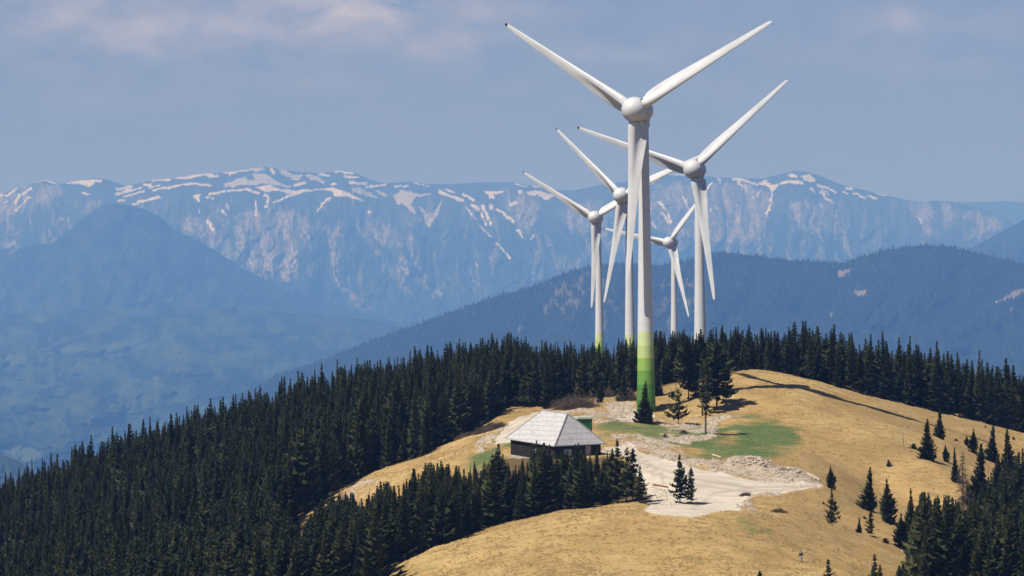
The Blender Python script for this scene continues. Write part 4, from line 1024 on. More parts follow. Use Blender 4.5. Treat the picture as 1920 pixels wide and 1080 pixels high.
# ---- forest points: dart throwing over the wooded ground
def forest_points():
    pts = []
    g = np.random.default_rng(5)
    def try_region(n, xr, yr, test, rad_fn):
        cell = {}
        X = g.uniform(*xr, n); Yv = g.uniform(*yr, n)
        Zv = height(X, Yv)
        px, py = CX + X / Yv * F, HZ - Zv / Yv * F
        jit = (fbm(X * .12, Yv * .12, 3, 77) - .5) * 14
        op = samp(M_open, np.clip(px + jit, 0, 1919), np.clip(py + jit * .5, 0, 1079))
        ok = test(X, Yv, px, py, op)
        for x, y, z in zip(X[ok], Yv[ok], Zv[ok]):
            r = rad_fn(x, y); c = (int(x // 3), int(y // 3)); good = True
            for i in range(-2, 3):
                for j in range(-2, 3):
                    for q in cell.get((c[0] + i, c[1] + j), ()):
                        if (q[0] - x) ** 2 + (q[1] - y) ** 2 < r * r: good = False; break
                    if not good: break
                if not good: break
            if good:
                cell.setdefault(c, []).append((x, y)); pts.append((x, y, z))
    # left flank and behind the clearing
    try_region(60000, (-152, 60), (740, 1150), lambda X, Y_, px, py, op: (px < 1330) & (px > -160) & (Y_ > 740) & (op < .4) & ~((px > 530) & (py > np.interp(px, [530, 560, 620, 700, 800, 880], [1000, 978, 925, 887, 853, 815]))) & ~((px > 600) & (py > 905) & (Y_ < 800) & (px + (py - 905) * 3 > 700) & (Y_ < 745)) & ~((Y_ < 905) & (px > 1040)) & ~((px > 930) & (py > 770) & (Y_ < 900)), lambda x, y: 2.6)
    n0 = len(pts)
    # the grove in front of the strip and the hut
    try_region(30000, (-100, 32), (655, 765), lambda X, Y_, px, py, op: (px > -120) & (px < 1150) & (op < .5) & (py > 868) & (Y_ < 764) & ~((px > 915) & (Y_ > 756)) & (Y_ > np.where(px < 900, 655, 690)), lambda x, y: 2.3)
    n1 = len(pts)
    # behind the crest
    try_region(9000, (30, 150), (906, 1010), lambda X, Y_, px, py, op: (px > 1225) & (px < 2060) & (Y_ > 914 + np.clip(px - 1400, 0, 600) * .036), lambda x, y: 3.0)
    n2 = len(pts)
    # right grove
    try_region(5000, (55, 110), (600, 800), lambda X, Y_, px, py, op: (px > 1712) & (px < 2060) & (py > 935 + np.clip(1890 - px, 0, 300) * .35) & (op < .5), lambda x, y: 2.7)
    return np.array(pts), (n0, n1, n2)
FP, (n0, n1, n2) = forest_points()
REG = np.zeros(len(FP), int); REG[n0:n1] = 1; REG[n1:n2] = 2; REG[n2:] = 3
FG = np.random.default_rng(9)
FH = FG.normal(12.6, 2.5, len(FP)).clip(6, 18)
FH[REG == 1] = FG.normal(13.0, 2.0, (REG == 1).sum()).clip(8, 17)
FH[REG == 2] = FG.normal(13.0, 2.0, (REG == 2).sum()).clip(8, 17.5)
FH[REG == 3] = FG.normal(10.5, 2.2, (REG == 3).sum()).clip(5, 14)
fpx, fpy = CX + FP[:, 0] / FP[:, 1] * F, HZ - FP[:, 2] / FP[:, 1] * F
# the grove is lower where the hut and the pale strip look over it
top_limit = np.interp(fpx, [520, 560, 607, 643, 690, 715, 750, 770, 793, 834, 860, 884, 910, 933, 950, 975, 1000, 1027, 1050, 1080, 1110, 1150], [880, 985, 930, 915, 935, 897, 915, 882, 868, 862, 873, 884, 880, 826, 865, 862, 822, 830, 848, 824, 858, 840])
lim = (fpy - top_limit - 46 * FG.uniform(0, 1, len(FP)) ** 1.5) / F * FP[:, 1]
sel = (REG == 1) & (fpx > 540)
FH[sel] = np.minimum(FH[sel], np.maximum(lim[sel], 4.0))
top_limit = np.interp(fpx, [1690, 1740, 1780, 1812, 1840, 1870, 1900, 2000], [950, 925, 935, 955, 900, 880, 850, 830])
lim = (fpy - top_limit - FG.uniform(-10, 60, len(FP))) / F * FP[:, 1]
sel = (REG == 3); FH[sel] = np.minimum(FH[sel] * 1.3, np.maximum(lim[sel], 3.0))
sky_line = np.interp(fpx, [-200, 0, 100, 200, 300, 400, 480, 560, 650, 720, 780, 830, 900, 960, 1000, 1050, 1100, 1130, 1180, 1230, 1290, 1340, 1400, 1450, 1500, 1530, 1570, 1620, 1700, 1750, 1800, 1850, 1900, 1960],
                     [980, 895, 858, 812, 783, 750, 733, 698, 680, 678, 660, 648, 638, 630, 648, 650, 652, 652, 636, 630, 630, 622, 614, 622, 608, 600, 626, 638, 624, 636, 646, 668, 676, 690])
lim = (fpy - sky_line + 12 - 52 * FG.uniform(0, 1, len(FP)) ** .9) / F * FP[:, 1]
sel = (REG == 0) | (REG == 2)
FH[sel] = np.minimum(FH[sel], lim[sel])
low_ = FH < 3.2
FK = FG.integers(0, 10, len(FP)); FR = FG.uniform(0, 6.28, len(FP)); FW = FG.uniform(.85, 1.15, len(FP)); FW[REG == 0] = FG.uniform(.62, .95, (REG == 0).sum())
# no forest tree on top of a placed one
hx = np.array([h[:2] for h in HERO if h[3] > 3])
near = (np.hypot(FP[:, None, 0] - hx[None, :, 0], FP[:, None, 1] - hx[None, :, 1]).min(1) < 1.8) | low_
# visible share: paint the trees front to back on a small screen
sc2 = .5
occ = np.zeros((540, 960), bool)
tz = np.arange(600, 1000, 1.0); pcol = np.arange(0, 1920, 8)
PXg, TYg = np.meshgrid(pcol, tz)
ang = HZ - height((PXg - CX) / F * TYg, TYg) / TYg * F
hor = np.minimum.accumulate(ang, 0)                     # smallest row = highest ground so far
vis = np.zeros(len(FP))
items = [(h[1], -1, h) for h in HERO] + [(FP[i, 1], i, None) for i in range(len(FP)) if not near[i]]
for Yv, i, h in sorted(items, key=lambda a: a[0]):
    if i < 0: x, y, z, hh_, w = h[0], h[1], h[2], h[3], 2.0
    else: x, y, z, hh_, w = FP[i, 0], FP[i, 1], FP[i, 2], FH[i], 2.1 * FW[i] * FH[i] / 14
    cx_ = CX + x / y * F; yb, yt = HZ - z / y * F, HZ - (z + hh_) / y * F
    c = int(np.clip(cx_ // 8, 0, len(pcol) - 1)); yi = int(np.clip(y - 600 - 3, 0, len(tz) - 1))
    yb = min(yb, hor[yi, c] + 1)
    r0, r1 = int(max(0, yt * sc2)), int(min(539, yb * sc2))
    if r1 <= r0: continue
    hw = w / y * F * sc2
    rows = np.arange(r0, r1)
    hwr = hw * np.clip((rows - yt * sc2) / max(1, (HZ - z / y * F - yt) * sc2), 0, 1) ** .8
    n_new = 0
    for rr, hwv in zip(rows, hwr):
        a, b_ = int(max(0, cx_ * sc2 - hwv)), int(min(959, cx_ * sc2 + hwv)) + 1
        if b_ <= a: continue
        seg = occ[rr, a:b_]; n_new += (~seg).sum(); seg[:] = True
    if i >= 0: vis[i] = n_new
order = np.argsort(-vis)
n_tree_hero = sum(1 for h in HERO if h[10] == SPR)
N_IND = 300 - n_tree_hero
single = np.zeros(len(FP), bool); single[order[:N_IND]] = True
single &= vis > 0
rest = ~single & ~near & ((vis > 0) | (FG.uniform(0, 1, len(FP)) < .8))
# ---- labels by the stand a tree belongs to
def stand(i):
    px, py, top, y = fpx[i], fpy[i], HZ - (FP[i, 2] + FH[i]) / FP[i, 1] * F, FP[i, 1]
    size = 'tall' if FH[i] > 14.3 else ('short' if FH[i] < 11.0 else 'mid-height')
    form = ['slender', 'dense', 'narrow', 'even-sided', 'broad', 'bare-footed', 'ragged', 'stubby', 'thin-topped', 'full'][FK[i]]
    if REG[i] == 1:
        if px > 1090: w = 'in the grove right below the hut door'
        elif px > 930: w = 'in the grove right in front of the hut'
        elif px > 800: w = 'in the near grove below the hut side green patch'
        elif px > 680: w = 'in the near grove halfway along the pale grass strip'
        elif px > 560: w = 'in the near grove at the grass strip low end'
        elif px > 350: w = 'in the near wood left of the pale grass strip'
        elif px > 170: w = 'in the near wood along the bottom border'
        else: w = 'in the near wood at the bottom left corner'
    elif REG[i] == 2:
        if px < 1400: w = 'behind the dark clump where the second largest turbine rises'
        elif px < 1480: w = 'behind the hilltop, right of the second largest turbine'
        elif px < 1570: w = 'in the highest stretch of wood behind the crest'
        elif px < 1660: w = 'behind the crest above the middle of the dry slope'
        elif px < 1750: w = 'behind the crest above the full spruce on the brow'
        elif px < 1840: w = 'behind the crest above the pale log'
        else: w = 'behind the crest at the right border'
    elif REG[i] == 3:
        w = 'in the right grove below the dead brown tree' if px < 1810 else ('in the right grove under the tall dark spruce' if px < 1870 else 'in the right grove against the right border')
    else:
        if px > 1130: w = 'between the far turbine towers and the gravel pad'
        elif px > 1040: w = 'above the brown brushwood at the gravel road end'
        elif px > 940: w = 'above the gravel road left of the hut'
        elif px > 800: w = 'along the upper edge of the pale grass strip'
        elif px > 640: w = 'at the low corner of the pale grass strip'
        else: w = 'on the left flank of the ridge'
        if REG[i] == 0 and top < np.interp(px, [0, 250, 500, 750, 960, 1130], [930, 845, 765, 705, 672, 690]): w = w.replace('above the gravel road left of the hut', 'on the skyline above the hut').replace('along the upper edge of the pale grass strip', 'on the skyline above the grass strip').replace('at the low corner of the pale grass strip', 'on the skyline left of the hut').replace('on the left flank of the ridge', 'on the descending skyline of the left wood')
    s = f'{size} {form} spruce {w}'
    if len(s.split()) > 16: print('LONG', s)
    return s
lab_of = {i: stand(i) for i in np.where(single)[0]}
ORD = ['first', 'second', 'third', 'fourth', 'fifth', 'sixth', 'seventh', 'eighth', 'ninth', 'tenth', 'eleventh', 'twelfth']
same = {}
for i, s in lab_of.items(): same.setdefault(s, []).append(i)
for s, ids in same.items():
    if 1 < len(ids) <= len(ORD):
        for k, i in enumerate(sorted(ids, key=lambda j: fpx[j])): lab_of[i] = s + ', %s from left' % ORD[k]
for i in np.where(single)[0]:
    x, y, z = FP[i]
    plant(('wood', int(FK[i])), x, y, z - .1, FH[i], FR[i], FW[i], 'spruce_tree', lab_of[i], 'tree', SPR)
for h in HERO:
    plant(h[4], h[0], h[1], h[2], h[3], h[5], h[6], h[8], h[7], h[9], h[10])

# ---- the rest of the forest as one mass (instances of the same trees)
def join_kind(key, name):
    V, Qd, T, tv, tq = KINDS[key][4]
    a = Acc(); a.add(V, Qd, T); 
    me = a.mesh(name, m_needle); 
    b2 = np_mesh(name + ' stem', tv, tq, m_bark)
    bm = bmesh.new(); bm.from_mesh(me); k = len(bm.faces); bm.from_mesh(b2)
    bm.faces.ensure_lookup_table()
    for f in bm.faces[k:]: f.material_index = 1
    me2 = bpy.data.meshes.new(name); bm.to_mesh(me2); bm.free(); me2.materials.append(m_needle); me2.materials.append(m_bark)
    return bpy.data.objects.new(name, me2)
SRC = bpy.data.collections.new('tree sources')
for k in range(10): SRC.objects.link(join_kind(('wood', k), 'source spruce %d' % k))
def scatter(name, pts, rot, scl, idx, coll):
    me = bpy.data.meshes.new(name)
    me.vertices.add(len(pts)); me.vertices.foreach_set('co', np.asarray(pts, np.float32).ravel())
    for nm, ty, dat in (('rot', 'FLOAT_VECTOR', rot), ('scl', 'FLOAT_VECTOR', scl), ('idx', 'INT', idx)):
        at = me.attributes.new(nm, ty, 'POINT')
        at.data.foreach_set('value' if ty == 'INT' else 'vector', np.asarray(dat).ravel())
    ob = obj(name, me)
    ng = bpy.data.node_groups.new(name, 'GeometryNodeTree')
    ng.interface.new_socket('Geometry', in_out='INPUT', socket_type='NodeSocketGeometry')
    ng.interface.new_socket('Geometry', in_out='OUTPUT', socket_type='NodeSocketGeometry')
    gi, go = ng.nodes.new('NodeGroupInput'), ng.nodes.new('NodeGroupOutput')
    ci = ng.nodes.new('GeometryNodeCollectionInfo'); ci.inputs[0].default_value = coll
    ci.inputs['Separate Children'].default_value = True; ci.inputs['Reset Children'].default_value = True
    ip = ng.nodes.new('GeometryNodeInstanceOnPoints'); ip.inputs['Pick Instance'].default_value = True
    def na(nm, ty):
        n = ng.nodes.new('GeometryNodeInputNamedAttribute'); n.data_type = ty; n.inputs[0].default_value = nm
        return n.outputs[0]
    er = ng.nodes.new('FunctionNodeEulerToRotation')
    ng.links.new(na('rot', 'FLOAT_VECTOR'), er.inputs[0])
    ng.links.new(gi.outputs[0], ip.inputs['Points']); ng.links.new(ci.outputs[0], ip.inputs['Instance'])
    ng.links.new(na('idx', 'INT'), ip.inputs['Instance Index'])
    ng.links.new(er.outputs[0], ip.inputs['Rotation']); ng.links.new(na('scl', 'FLOAT_VECTOR'), ip.inputs['Scale'])
    ng.links.new(ip.outputs[0], go.inputs[0])
    md = ob.modifiers.new('scatter', 'NODES'); md.node_group = ng
    return ob
ri = np.where(rest)[0]
rot = np.zeros((len(ri), 3)); rot[:, 2] = FR[ri]
s_ = FH[ri] / 14.0
o = scatter('spruce_forest', FP[ri] - np.array((0, 0, .1)), rot, np.stack([s_ * FW[ri], s_ * FW[ri], s_], 1), FK[ri].astype(np.int32), SRC)
tag(o, 'dark spruce forest filling the flanks of the ridge behind its front trees', 'forest', None, 'stuff')
print('long', [h[7] for h in HERO if len(h[7].split()) > 16])
print('forest', len(FP), 'single', single.sum(), 'rest', len(ri), 'heroes', n_tree_hero)

# ---- trees on the far wooded ridge
m_farneedle = needle_mat('far forest needles', (.012, .019, .009), (.022, .032, .014), (.04, .05, .022))
FSRC = bpy.data.collections.new('far tree sources')
def far_tree(seed, h, r):
    g = np.random.default_rng(seed); V, T = [], []
    c = 0
    for k in range(6):
        z0 = h * (.08 + .15 * k); r0 = r * (1 - k / 6.4); n = 7
        a = g.uniform(0, 6); 
        ring = [(r0 * g.uniform(.7, 1.2) * math.cos(a + i * 6.283 / n), r0 * g.uniform(.7, 1.2) * math.sin(a + i * 6.283 / n), z0 + g.normal(0, .25)) for i in range(n)]
        V += ring + [(0, 0, z0 + h * .27)]
        T += [(c + i, c + (i + 1) % n, c + n) for i in range(n)]; c += n + 1
    return np.array(V), np.array(T)
for k in range(4):
    v, tt = far_tree(k, 13.0, [2.9, 3.3, 2.6, 3.6][k])
    FSRC.objects.link(bpy.data.objects.new('source far tree %d' % k, np_mesh('source far tree %d' % k, v, tt, m_farneedle)))
mpx, mpy, mY, mclr, mbare = MIDG
g = np.random.default_rng(21)
nf = 90000
u, v = g.uniform(0, mpx.shape[1] - 1.01, nf), g.uniform(0, mpx.shape[0] - 1.01, nf)
def gsamp(A): 
    i, j = v.astype(int), u.astype(int); a, b_ = v - i, u - j
    return (A[i, j] * (1 - b_) + A[i, j + 1] * b_) * (1 - a) + (A[i + 1, j] * (1 - b_) + A[i + 1, j + 1] * b_) * a
qx, qy, qY = gsamp(mpx), gsamp(mpy), gsamp(mY)
keep = (gsamp(mclr) < .3) & (gsamp(mbare) * g.uniform(.4, 1.3, nf) < .55) & (qy < 800) & (qx > 430) & (qx < 2000) & (qy < np.interp(qx, [400, 600, 900, 1000, 2000], [860, 820, 760, 720, 720]))
qx, qy, qY = qx[keep], qy[keep], qY[keep]
pts = np.stack([(qx - CX) / F * qY, qY, (HZ - qy) / F * qY - .5], 1)
rot = np.zeros((len(pts), 3)); rot[:, 2] = g.uniform(0, 6.28, len(pts))
s_ = g.normal(1.15, .25, len(pts)).clip(.5, 1.9) 
o = scatter('far_forest', pts, rot, np.stack([s_, s_, s_ * g.uniform(.85, 1.2, len(pts))], 1), g.integers(0, 4, len(pts)).astype(np.int32), FSRC)
tag(o, 'mixed forest covering the wooded ridge behind the turbines', 'forest', None, 'stuff')

# ------------------------------------------------------------------ dead trees, brushwood, logs, rubble
def snag_arrays(seed, h, r0, spread, nbr, zmin=.15, twigs=0):
    g = np.random.default_rng(seed); tr = Acc(); br = Acc()
    V, q = tube_np([(0, 0, -.4), (0, 0, h * .4), (g.normal(0, .1), g.normal(0, .1), h)], [r0, r0 * .7, .02], 6); tr.add(V, q)
    for k in range(nbr):
        zf = g.uniform(zmin, .96); a = g.uniform(0, 6.28); L_ = spread * (1 - zf) ** .7 * g.uniform(.5, 1.1) + .15
        p0 = np.array((0, 0, zf * h)); p1 = p0 + np.array((math.cos(a) * L_ * .6, math.sin(a) * L_ * .6, -.10 * L_)); p2 = p0 + np.array((math.cos(a + .2) * L_, math.sin(a + .2) * L_, -.32 * L_ + .1))
        V, q = tube_np([p0, p1, p2], [.035, .025, .008], 4); br.add(V, q)
        for j in range(twigs):
            f = g.uniform(.3, 1); b0 = p0 + (p2 - p0) * f; d = g.normal(0, .28, 3) * L_; d[2] = -abs(d[2]) * .8
            V, q = tube_np([b0, b0 + d], [.03, .012], 3); br.add(V, q)
    return tr, br
def snag(px, base, top, label, mat, spread=1.2, nbr=30, twigs=0, r0=.14, seed=1, Y=None, name='dead_tree'):
    if Y is None: x, y, z = hit(px, base)
    else: x, y = (px - CX) / F * Y, Y; z = ground(x, y)
    h = (HZ - top) / F * y - z
    tr, br = snag_arrays(seed, h, r0, spread, nbr, twigs=twigs)
    r = empty(name, (x, y, z))
    obj('trunk', tr.mesh('trunk', mat, True), r)
    if nbr: obj('branches', br.mesh('branches', mat), r)
    return tag(r, label, 'dead tree', 'dead trees on the ridge')
snag(1805, 965, 842, 'large dead brown spruce with bare drooping twigs in the right grove', m_rust, 2.3, 170, 5, .17, 11)
snag(1694, 838, 810, 'short pointed dead snag on the dry slope left of the full spruce', m_grey, .35, 6, 0, .09, 12)
snag(1679, 752, 712, 'bleached dead tree with thin upright stem in front of the crest wood', m_grey, 1.2, 22, 1, .10, 13)
snag(1689, 753, 725, 'leaning bleached dead tree next to the thin upright dead stem', m_grey, 1.3, 20, 1, .10, 14)
snag(1874, 799, 768, 'pale bare dead trunk standing before the crest wood at the right', m_grey, .3, 4, 0, .15, 15)
snag(711, 874, 828, 'grey dead tree with hanging twigs at the upper edge of the grass strip', m_grey, 1.6, 50, 2, .11, 16)
snag(1268, 737, 715, 'thin dark dead stem between the turbine foot and the clump', m_rust, .25, 4, 0, .09, 17)
snag(1034, 768, 720, 'bare grey trunk standing in the wood edge above the hut roof', m_grey, .5, 8, 0, .13, 18, Y=893)
snag(1282, 818, 806, 'low dead bush of bare brown twigs at the gravel bank', m_rust, 1.6, 60, 3, .07, 19)
snag(1247, 822, 812, 'small dark dead bush at the edge of the rubble bank', m_rust, .9, 40, 2, .06, 20)
def brush(px, base, w, h, label, seed, n=900, mat=None):
    x, y, z = hit(px, base); g = np.random.default_rng(seed); a = Acc()
    for k in range(n):
        c = g.normal(0, .36, 3) * (w, w * .6, h * .8); c[2] = abs(c[2])
        if (c[0] / w) ** 2 + (c[2] / h) ** 2 > 1: continue
        gz_ = ground(x + c[0], y + c[1]) - z
        d = g.normal(0, 1, 3); d[2] = abs(d[2]) * .9; d = d / np.linalg.norm(d) * g.uniform(.4, 1.3)
        p = np.array((c[0], c[1], c[2] + gz_))
        V, q = tube_np([p - d * .5, p + d * .5], [.045, .015], 3); a.add(V, q)
    o = obj('brushwood', a.mesh('brushwood', mat or m_rust)); o.location = (x, y, z)
    return tag(o, label, 'brushwood', 'brushwood heaps along the wood edge')
brush(1078, 766, 5.6, 3.6, 'largest heap of brown brushwood, right above the hut roof', 31, 2600)
brush(1176, 752, 2.6, 3.0, 'round brown brushwood heap just left of the turbine foot', 32, 1300)
brush(1137, 745, 2.0, 2.4, 'small brown brushwood heap between the two larger ones', 33, 700)
brush(925, 806, 3.2, 1.5, 'low grey-brown brushwood along the gravel road left of the hut', 34, 1000)
brush(905, 815, 2.2, 1.2, 'low brushwood at the road end beside the grass strip', 35, 600)
brush(1398, 931, 1.1, .7, 'small dark tuft of twigs on the near corner of the lot rubble', 36, 260)
brush(1463, 962, 1.5, .6, 'dark twig litter in the hollow behind the near mound', 37, 300)
brush(870, 826, 2.4, 1.2, 'brushwood at the wood edge above the grass strip', 38, 500)
m_pale = plain('peeled pale timber', (.40, .33, .24), (.58, .50, .40), 2, .8)
m_redw = plain('reddish timber', (.20, .09, .06), (.32, .16, .10), 2, .8)
def log(p0, p1, r, label, mat, lift=.0):
    a, c = hit(*p0), hit(*p1)
    a, c = np.array(a), np.array(c); a[2] += r * .7 + lift; c[2] += r * .7 + lift
    m_ = (a + c) / 2; m_[2] = max(m_[2], ground(m_[0], m_[1]) + r * .6)
    V, q = tube_np([a, a + (m_ - a) * .02, m_, c - (c - m_) * .02, c], [r * .7, r, r * .95, r * .85, r * .5], 9)
    V = V - m_
    cap0, cap1 = list(range(9))[::-1], list(range(len(V) - 9, len(V)))
    me = bpy.data.meshes.new('log'); me.from_pydata([tuple(p) for p in V], [], [list(map(int, f)) for f in q] + [cap0, cap1]); me.materials.append(mat)
    o = obj('log', me); o.location = m_
    return tag(o, label, 'log', 'logs lying about the lot')
log((1514, 893), (1537, 904), .27, 'pale peeled log lying on the tip of the rubble bank', m_pale)
log((1222, 915), (1247, 920), .16, 'pale pole lying at the left edge of the gravel lot', m_pale)
log((1225, 911), (1252, 915), .20, 'reddish timber lying behind the pale pole at the lot edge', m_redw)
log((1134, 846), (1158, 849), .45, 'thick pale trunk lying beside the hut corner', m_pale)
log((1792, 777), (1803, 781), .35, 'pale log on the hill crest in front of the wood', m_pale)
log((1336, 853), (1352, 859), .20, 'long pale log bedded along the top of the rubble bank', m_pale)
log((1036, 770), (1050, 764), .16, 'grey pole lying in the wood edge above the hut roof', m_grey)
# rubble: angular stones
m_rock, t, b = new_mat('pale limestone rubble', .9, .1)
oc = objco(t); n = noise_node(t, .8, 3, oc); n2_ = noise_node(t, 5, 3, oc)
rc = ramp(t, n.outputs['Fac'], [(.3, (.28, .21, .13)), (.45, (.44, .36, .27)), (.6, (.55, .48, .40)), (.75, (.38, .29, .18))])
t.links.new(mixrgb(t, .5, rc, ramp(t, n2_.outputs['Fac'], [(.35, (.55, .55, .55)), (.6, (1, 1, 1))]), 'MULTIPLY'), b.inputs['Base Color'])
bm = bmesh.new(); bmesh.ops.create_icosphere(bm, subdivisions=1, radius=1.0)
ICO = np.array([v.co for v in bm.verts]); ICF = np.array([[v.index for v in f.verts] for f in bm.faces]); bm.free()
def rock_mesh(g, s):
    return ICO * (1 + g.uniform(-.35, .25, (len(ICO), 1))) * s * np.array((1, g.uniform(.6, 1.1), g.uniform(.45, .8)))
acc = Acc(); g = np.random.default_rng(41)
cand = np.where((rub.ravel() > .35) & (np.abs(GX.ravel()) < 90) & (GY.ravel() < 900))[0]
wts = rub.ravel()[cand] ** 2 * (1 + 2.5 * np.clip(hz.ravel()[cand], 0, 1.5)); wts /= wts.sum()
for k in g.choice(cand, 4600, p=wts):
    x, y = GX.ravel()[k] + g.uniform(-.4, .4), GY.ravel()[k] + g.uniform(-.4, .4)
    hk = min(1.0, hz.ravel()[k])
    s = min(.06 + g.exponential(.055 + .10 * hk), .75)
    R = Matrix.Rotation(g.uniform(0, 6.28), 3, 'Z') @ Matrix.Rotation(g.normal(0, .4), 3, 'X')
    acc.add(rock_mesh(g, s) @ np.array(R).T + (x, y, ground(x, y) + s * .15), None, ICF)
o = obj('rubble', acc.mesh('rubble', m_rock)); tag(o, 'loose pale limestone rubble on the banks round the gravel lot', 'rubble', None, 'stuff')
acc = Acc()
cand = np.where((meadow.ravel() > .7) & (np.abs(GX.ravel()) < 120) & (GY.ravel() < 945) & (GY.ravel() > 625))[0]
for k in g.choice(cand, 420):
    x, y = GX.ravel()[k], GY.ravel()[k]; s = .07 + g.exponential(.07)
    acc.add(rock_mesh(g, min(s, .4)) + (x, y, ground(x, y) + s * .1), None, ICF)
o = obj('field_stones', acc.mesh('field_stones', m_rock)); tag(o, 'small stones scattered over the dry pasture', 'stones', None, 'stuff')
# dry grass tufts
TSRC = bpy.data.collections.new('tuft sources')
m_tuft = plain('dry grass blades', (.40, .28, .12), (.58, .42, .20), .08, .9, .05)
def tuft(seed):
    g = np.random.default_rng(seed); V, T = [], []
    for k in range(22):
        a = g.uniform(0, 6.28); r = g.uniform(0, .28); c = np.array((math.cos(a) * r, math.sin(a) * r, -.03)); l = g.uniform(.14, .34)
        d = np.array((g.normal(0, .25), g.normal(0, .25), 1)) * l; w = np.array((math.cos(a + 1.5), math.sin(a + 1.5), 0)) * .035
        V += [c - w, c + w, c + d]; T.append((3 * k, 3 * k + 1, 3 * k + 2))
    return np.array(V), np.array(T)
for k in range(3):
    v, tt = tuft(50 + k); TSRC.objects.link(bpy.data.objects.new('source tuft %d' % k, np_mesh('source tuft %d' % k, v, tt, m_tuft)))
g = np.random.default_rng(61)
nT = 150000
tx, ty = g.uniform(-45, 120, nT), 625 + 320 * g.uniform(0, 1, nT) ** 1.5
jx = np.clip(np.searchsorted(gx, tx), 0, len(gx) - 1); jy = np.clip(np.searchsorted(gy, ty), 0, len(gy) - 1)
mk = meadow[jy, jx] * (1 - .8 * grn[jy, jx])
clump = fbm(tx * .35, ty * .2, 4, 65)
ok = (mk > .5) & (clump + g.normal(0, .22, nT) > .56) & (np.abs(tx / ty * F) < 990)
tx, ty, jx, jy = tx[ok], ty[ok], jx[ok], jy[ok]
tz_ = np.array([ground(a, c) for a, c in zip(tx, ty)])
rot = np.zeros((len(tx), 3)); rot[:, 2] = g.uniform(0, 6.28, len(tx))
s_ = g.uniform(.4, .95, len(tx))
o = scatter('dry_grass', np.stack([tx, ty, tz_], 1), rot, np.stack([s_ * 1.3, s_ * 1.3, s_ * .8], 1), g.integers(0, 3, len(tx)).astype(np.int32), TSRC)
tag(o, 'tufts of dry winter grass on the pasture', 'grass', None, 'stuff')

# ------------------------------------------------------------------ the hiker on the near mound
hxp, hyp, hzp = hit(1502, 1058)
m_skin = plain('skin', (.42, .24, .17), (.46, .27, .19), 6, .6)
m_jack = plain('dark navy jacket', (.018, .022, .045), (.03, .035, .065), 5, .8)
m_trou = plain('light beige trousers', (.40, .36, .30), (.48, .44, .37), 5, .9)
m_hair = plain('dark brown hair', (.03, .02, .015), (.05, .035, .025), 9, .7)
m_boot = plain('dark boots', (.02, .017, .015), (.04, .035, .03), 5, .8)
m_pack = plain('grey backpack', (.05, .055, .07), (.09, .10, .12), 5, .8)
def skin_mesh(name, nodes, edges, root, mat, sub=2):
    me = bpy.data.meshes.new(name + ' base'); me.from_pydata([n[:3] for n in nodes], edges, [])
    ob = bpy.data.objects.new(name + ' base', me); COL.objects.link(ob)
    md = ob.modifiers.new('skin', 'SKIN')
    for i, n in enumerate(nodes):
        me.skin_vertices[0].data[i].radius = (n[3], n[4] if len(n) > 4 else n[3])
        me.skin_vertices[0].data[i].use_root = (i == root)
    sb = ob.modifiers.new('sub', 'SUBSURF'); sb.levels = sb.render_levels = sub
    dg = bpy.context.evaluated_depsgraph_get()
    out_ = bpy.data.meshes.new_from_object(ob.evaluated_get(dg)); out_.name = name
    bpy.data.objects.remove(ob)
    out_.materials.clear(); out_.materials.append(mat)
    for p in out_.polygons: p.use_smooth = True
    return out_
# walking towards the camera (-Y), slightly bent forward, right foot ahead
BN = [(0, 0, .95, .155, .12), (0, -.02, 1.15, .14, .11), (0, -.05, 1.36, .17, .115), (0, -.08, 1.49, .06), (0, -.12, 1.56, .055), (0, -.14, 1.64, .088, .10), (0, -.14, 1.72, .075, .09),
      (-.10, -.01, .88, .095), (-.11, -.16, .50, .07), (-.11, -.20, .10, .048), (-.11, -.34, .04, .04),
      (.10, .01, .88, .095), (.11, .03, .49, .07), (.11, .20, .12, .048), (.11, .10, .04, .04),
      (-.20, -.05, 1.42, .06), (-.27, .02, 1.14, .046), (-.27, -.14, .93, .035), (-.27, -.19, .86, .036, .022),
      (.20, -.05, 1.42, .06), (.27, -.08, 1.13, .046), (.27, -.24, .94, .035), (.27, -.29, .88, .036, .022)]
BE = [(0, 1), (1, 2), (2, 3), (3, 4), (4, 5), (5, 6), (0, 7), (7, 8), (8, 9), (9, 10), (0, 11), (11, 12), (12, 13), (13, 14), (2, 15), (15, 16), (16, 17), (17, 18), (2, 19), (19, 20), (20, 21), (21, 22)]
for hand, sx in ((18, -1), (22, 1)):                     # five fingers each
    c = np.array(BN[hand][:3])
    for k, (dx, ln) in enumerate(((-.030, .055), (-.010, .075), (.010, .080), (.030, .068))):
        i0 = len(BN)
        BN.append((c[0] + dx, c[1] - .015, c[2] - .035, .0095)); BN.append((c[0] + dx, c[1] - .035, c[2] - .035 - ln * .6, .009)); BN.append((c[0] + dx, c[1] - .030, c[2] - .035 - ln, .0075))
        BE += [(hand, i0), (i0, i0 + 1), (i0 + 1, i0 + 2)]
    i0 = len(BN); BN.append((c[0] - sx * .035, c[1] - .025, c[2] + .01, .011)); BN.append((c[0] - sx * .045, c[1] - .05, c[2] - .03, .009)); BE += [(hand, i0), (i0, i0 + 1)]
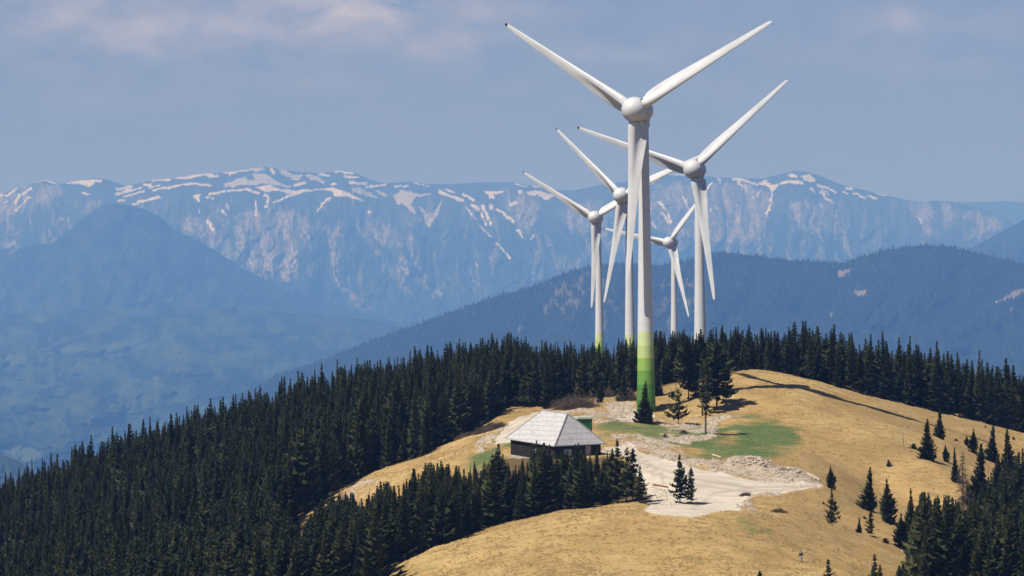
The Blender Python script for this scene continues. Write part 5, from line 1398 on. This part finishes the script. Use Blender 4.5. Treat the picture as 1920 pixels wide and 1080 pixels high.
# face: nose, ears
i0 = len(BN); BN += [(0, -.245, 1.64, .014), (-.088, -.135, 1.645, .016), (.088, -.135, 1.645, .016)]; BE += [(5, i0), (5, i0 + 1), (5, i0 + 2)]
person = obj('person', skin_mesh('person', BN, BE, 0, m_skin))
person.location = (hxp, hyp, hzp - .01); person.rotation_euler = (0, 0, math.radians(12))
tag(person, 'hiker in dark jacket and light trousers walking down the near mound', 'person')
def sub_nodes(ids, extra): return [tuple(BN[i][:3]) + tuple(r + extra for r in (BN[i][3:] if len(BN[i]) > 4 else (BN[i][3], BN[i][3]))) for i in ids]
jk = sub_nodes([0, 1, 2, 15, 16, 17, 19, 20, 21], .03); jk[0] = (0, 0, .90, .185, .145)
obj('jacket', skin_mesh('jacket', jk, [(0, 1), (1, 2), (2, 3), (3, 4), (4, 5), (2, 6), (6, 7), (7, 8)], 0, m_jack), person)
trn = sub_nodes([0, 7, 8, 9, 11, 12, 13], .022)
obj('trousers', skin_mesh('trousers', trn, [(0, 1), (1, 2), (2, 3), (0, 4), (4, 5), (5, 6)], 0, m_trou), person)
for a, c in ((9, 10), (13, 14)):
    bt = sub_nodes([a, c], .022); obj('boot', skin_mesh('boot', [bt[0], bt[1]], [(0, 1)], 0, m_boot), person)
bm = bmesh.new(); bmesh.ops.create_uvsphere(bm, u_segments=16, v_segments=10, radius=1.0)
bmesh.ops.delete(bm, geom=[v for v in bm.verts if v.co.z < -.15 and v.co.y < .25], context='VERTS')
bmesh.ops.transform(bm, matrix=Matrix.Translation((0, -.125, 1.69)) @ Matrix.Diagonal((.10, .118, .105, 1)), verts=bm.verts)
bm_obj('hair', bm, m_hair, person, True)
for sx in (-1, 1):
    bm = bmesh.new(); bmesh.ops.create_uvsphere(bm, u_segments=8, v_segments=6, radius=.013)
    bmesh.ops.transform(bm, matrix=Matrix.Translation((sx * .034, -.236, 1.665)), verts=bm.verts); bm_obj('eye', bm, m_hair, person)
bm = bmesh.new(); add_box(bm, (0, -.232, 1.595), (.05, .02, .012), 0, .003); bm_obj('mouth', bm, plain('lips', (.30, .12, .10), (.34, .14, .12), 5), person)
bm = bmesh.new(); add_box(bm, (0, .17, 1.22), (.33, .20, .46), 0, .06)
pk = bm_obj('backpack', bm, m_pack); pk.location = person.location; pk.rotation_euler = person.rotation_euler
tag(pk, 'grey backpack worn by the hiker on the near mound', 'backpack')

# ------------------------------------------------------------------ haze: the air between here and the range
hm = bpy.data.materials.new('haze'); hm.use_nodes = True
hm.node_tree.nodes.clear()
ho = hm.node_tree.nodes.new('ShaderNodeOutputMaterial')
pv = hm.node_tree.nodes.new('ShaderNodeVolumePrincipled')
pv.inputs['Color'].default_value = (*HAZE_COLOR, 1)
pv.inputs['Absorption Color'].default_value = (*HAZE_ABS, 1)
pv.inputs['Density'].default_value = HAZE_DENSITY
pv.inputs['Anisotropy'].default_value = HAZE_G
pv.inputs['Density Attribute'].default_value = ''
hm.node_tree.links.new(pv.outputs[0], ho.inputs['Volume'])
try: hm.cycles.homogeneous_volume = True
except Exception: pass
bm = bmesh.new()
add_box(bm, (0, 33500, -57), (38000, 72000, 2150))
hz_o = bm_obj('haze', bm, hm)
tag(hz_o, 'blue spring haze filling the valley air', 'haze', None, 'stuff')
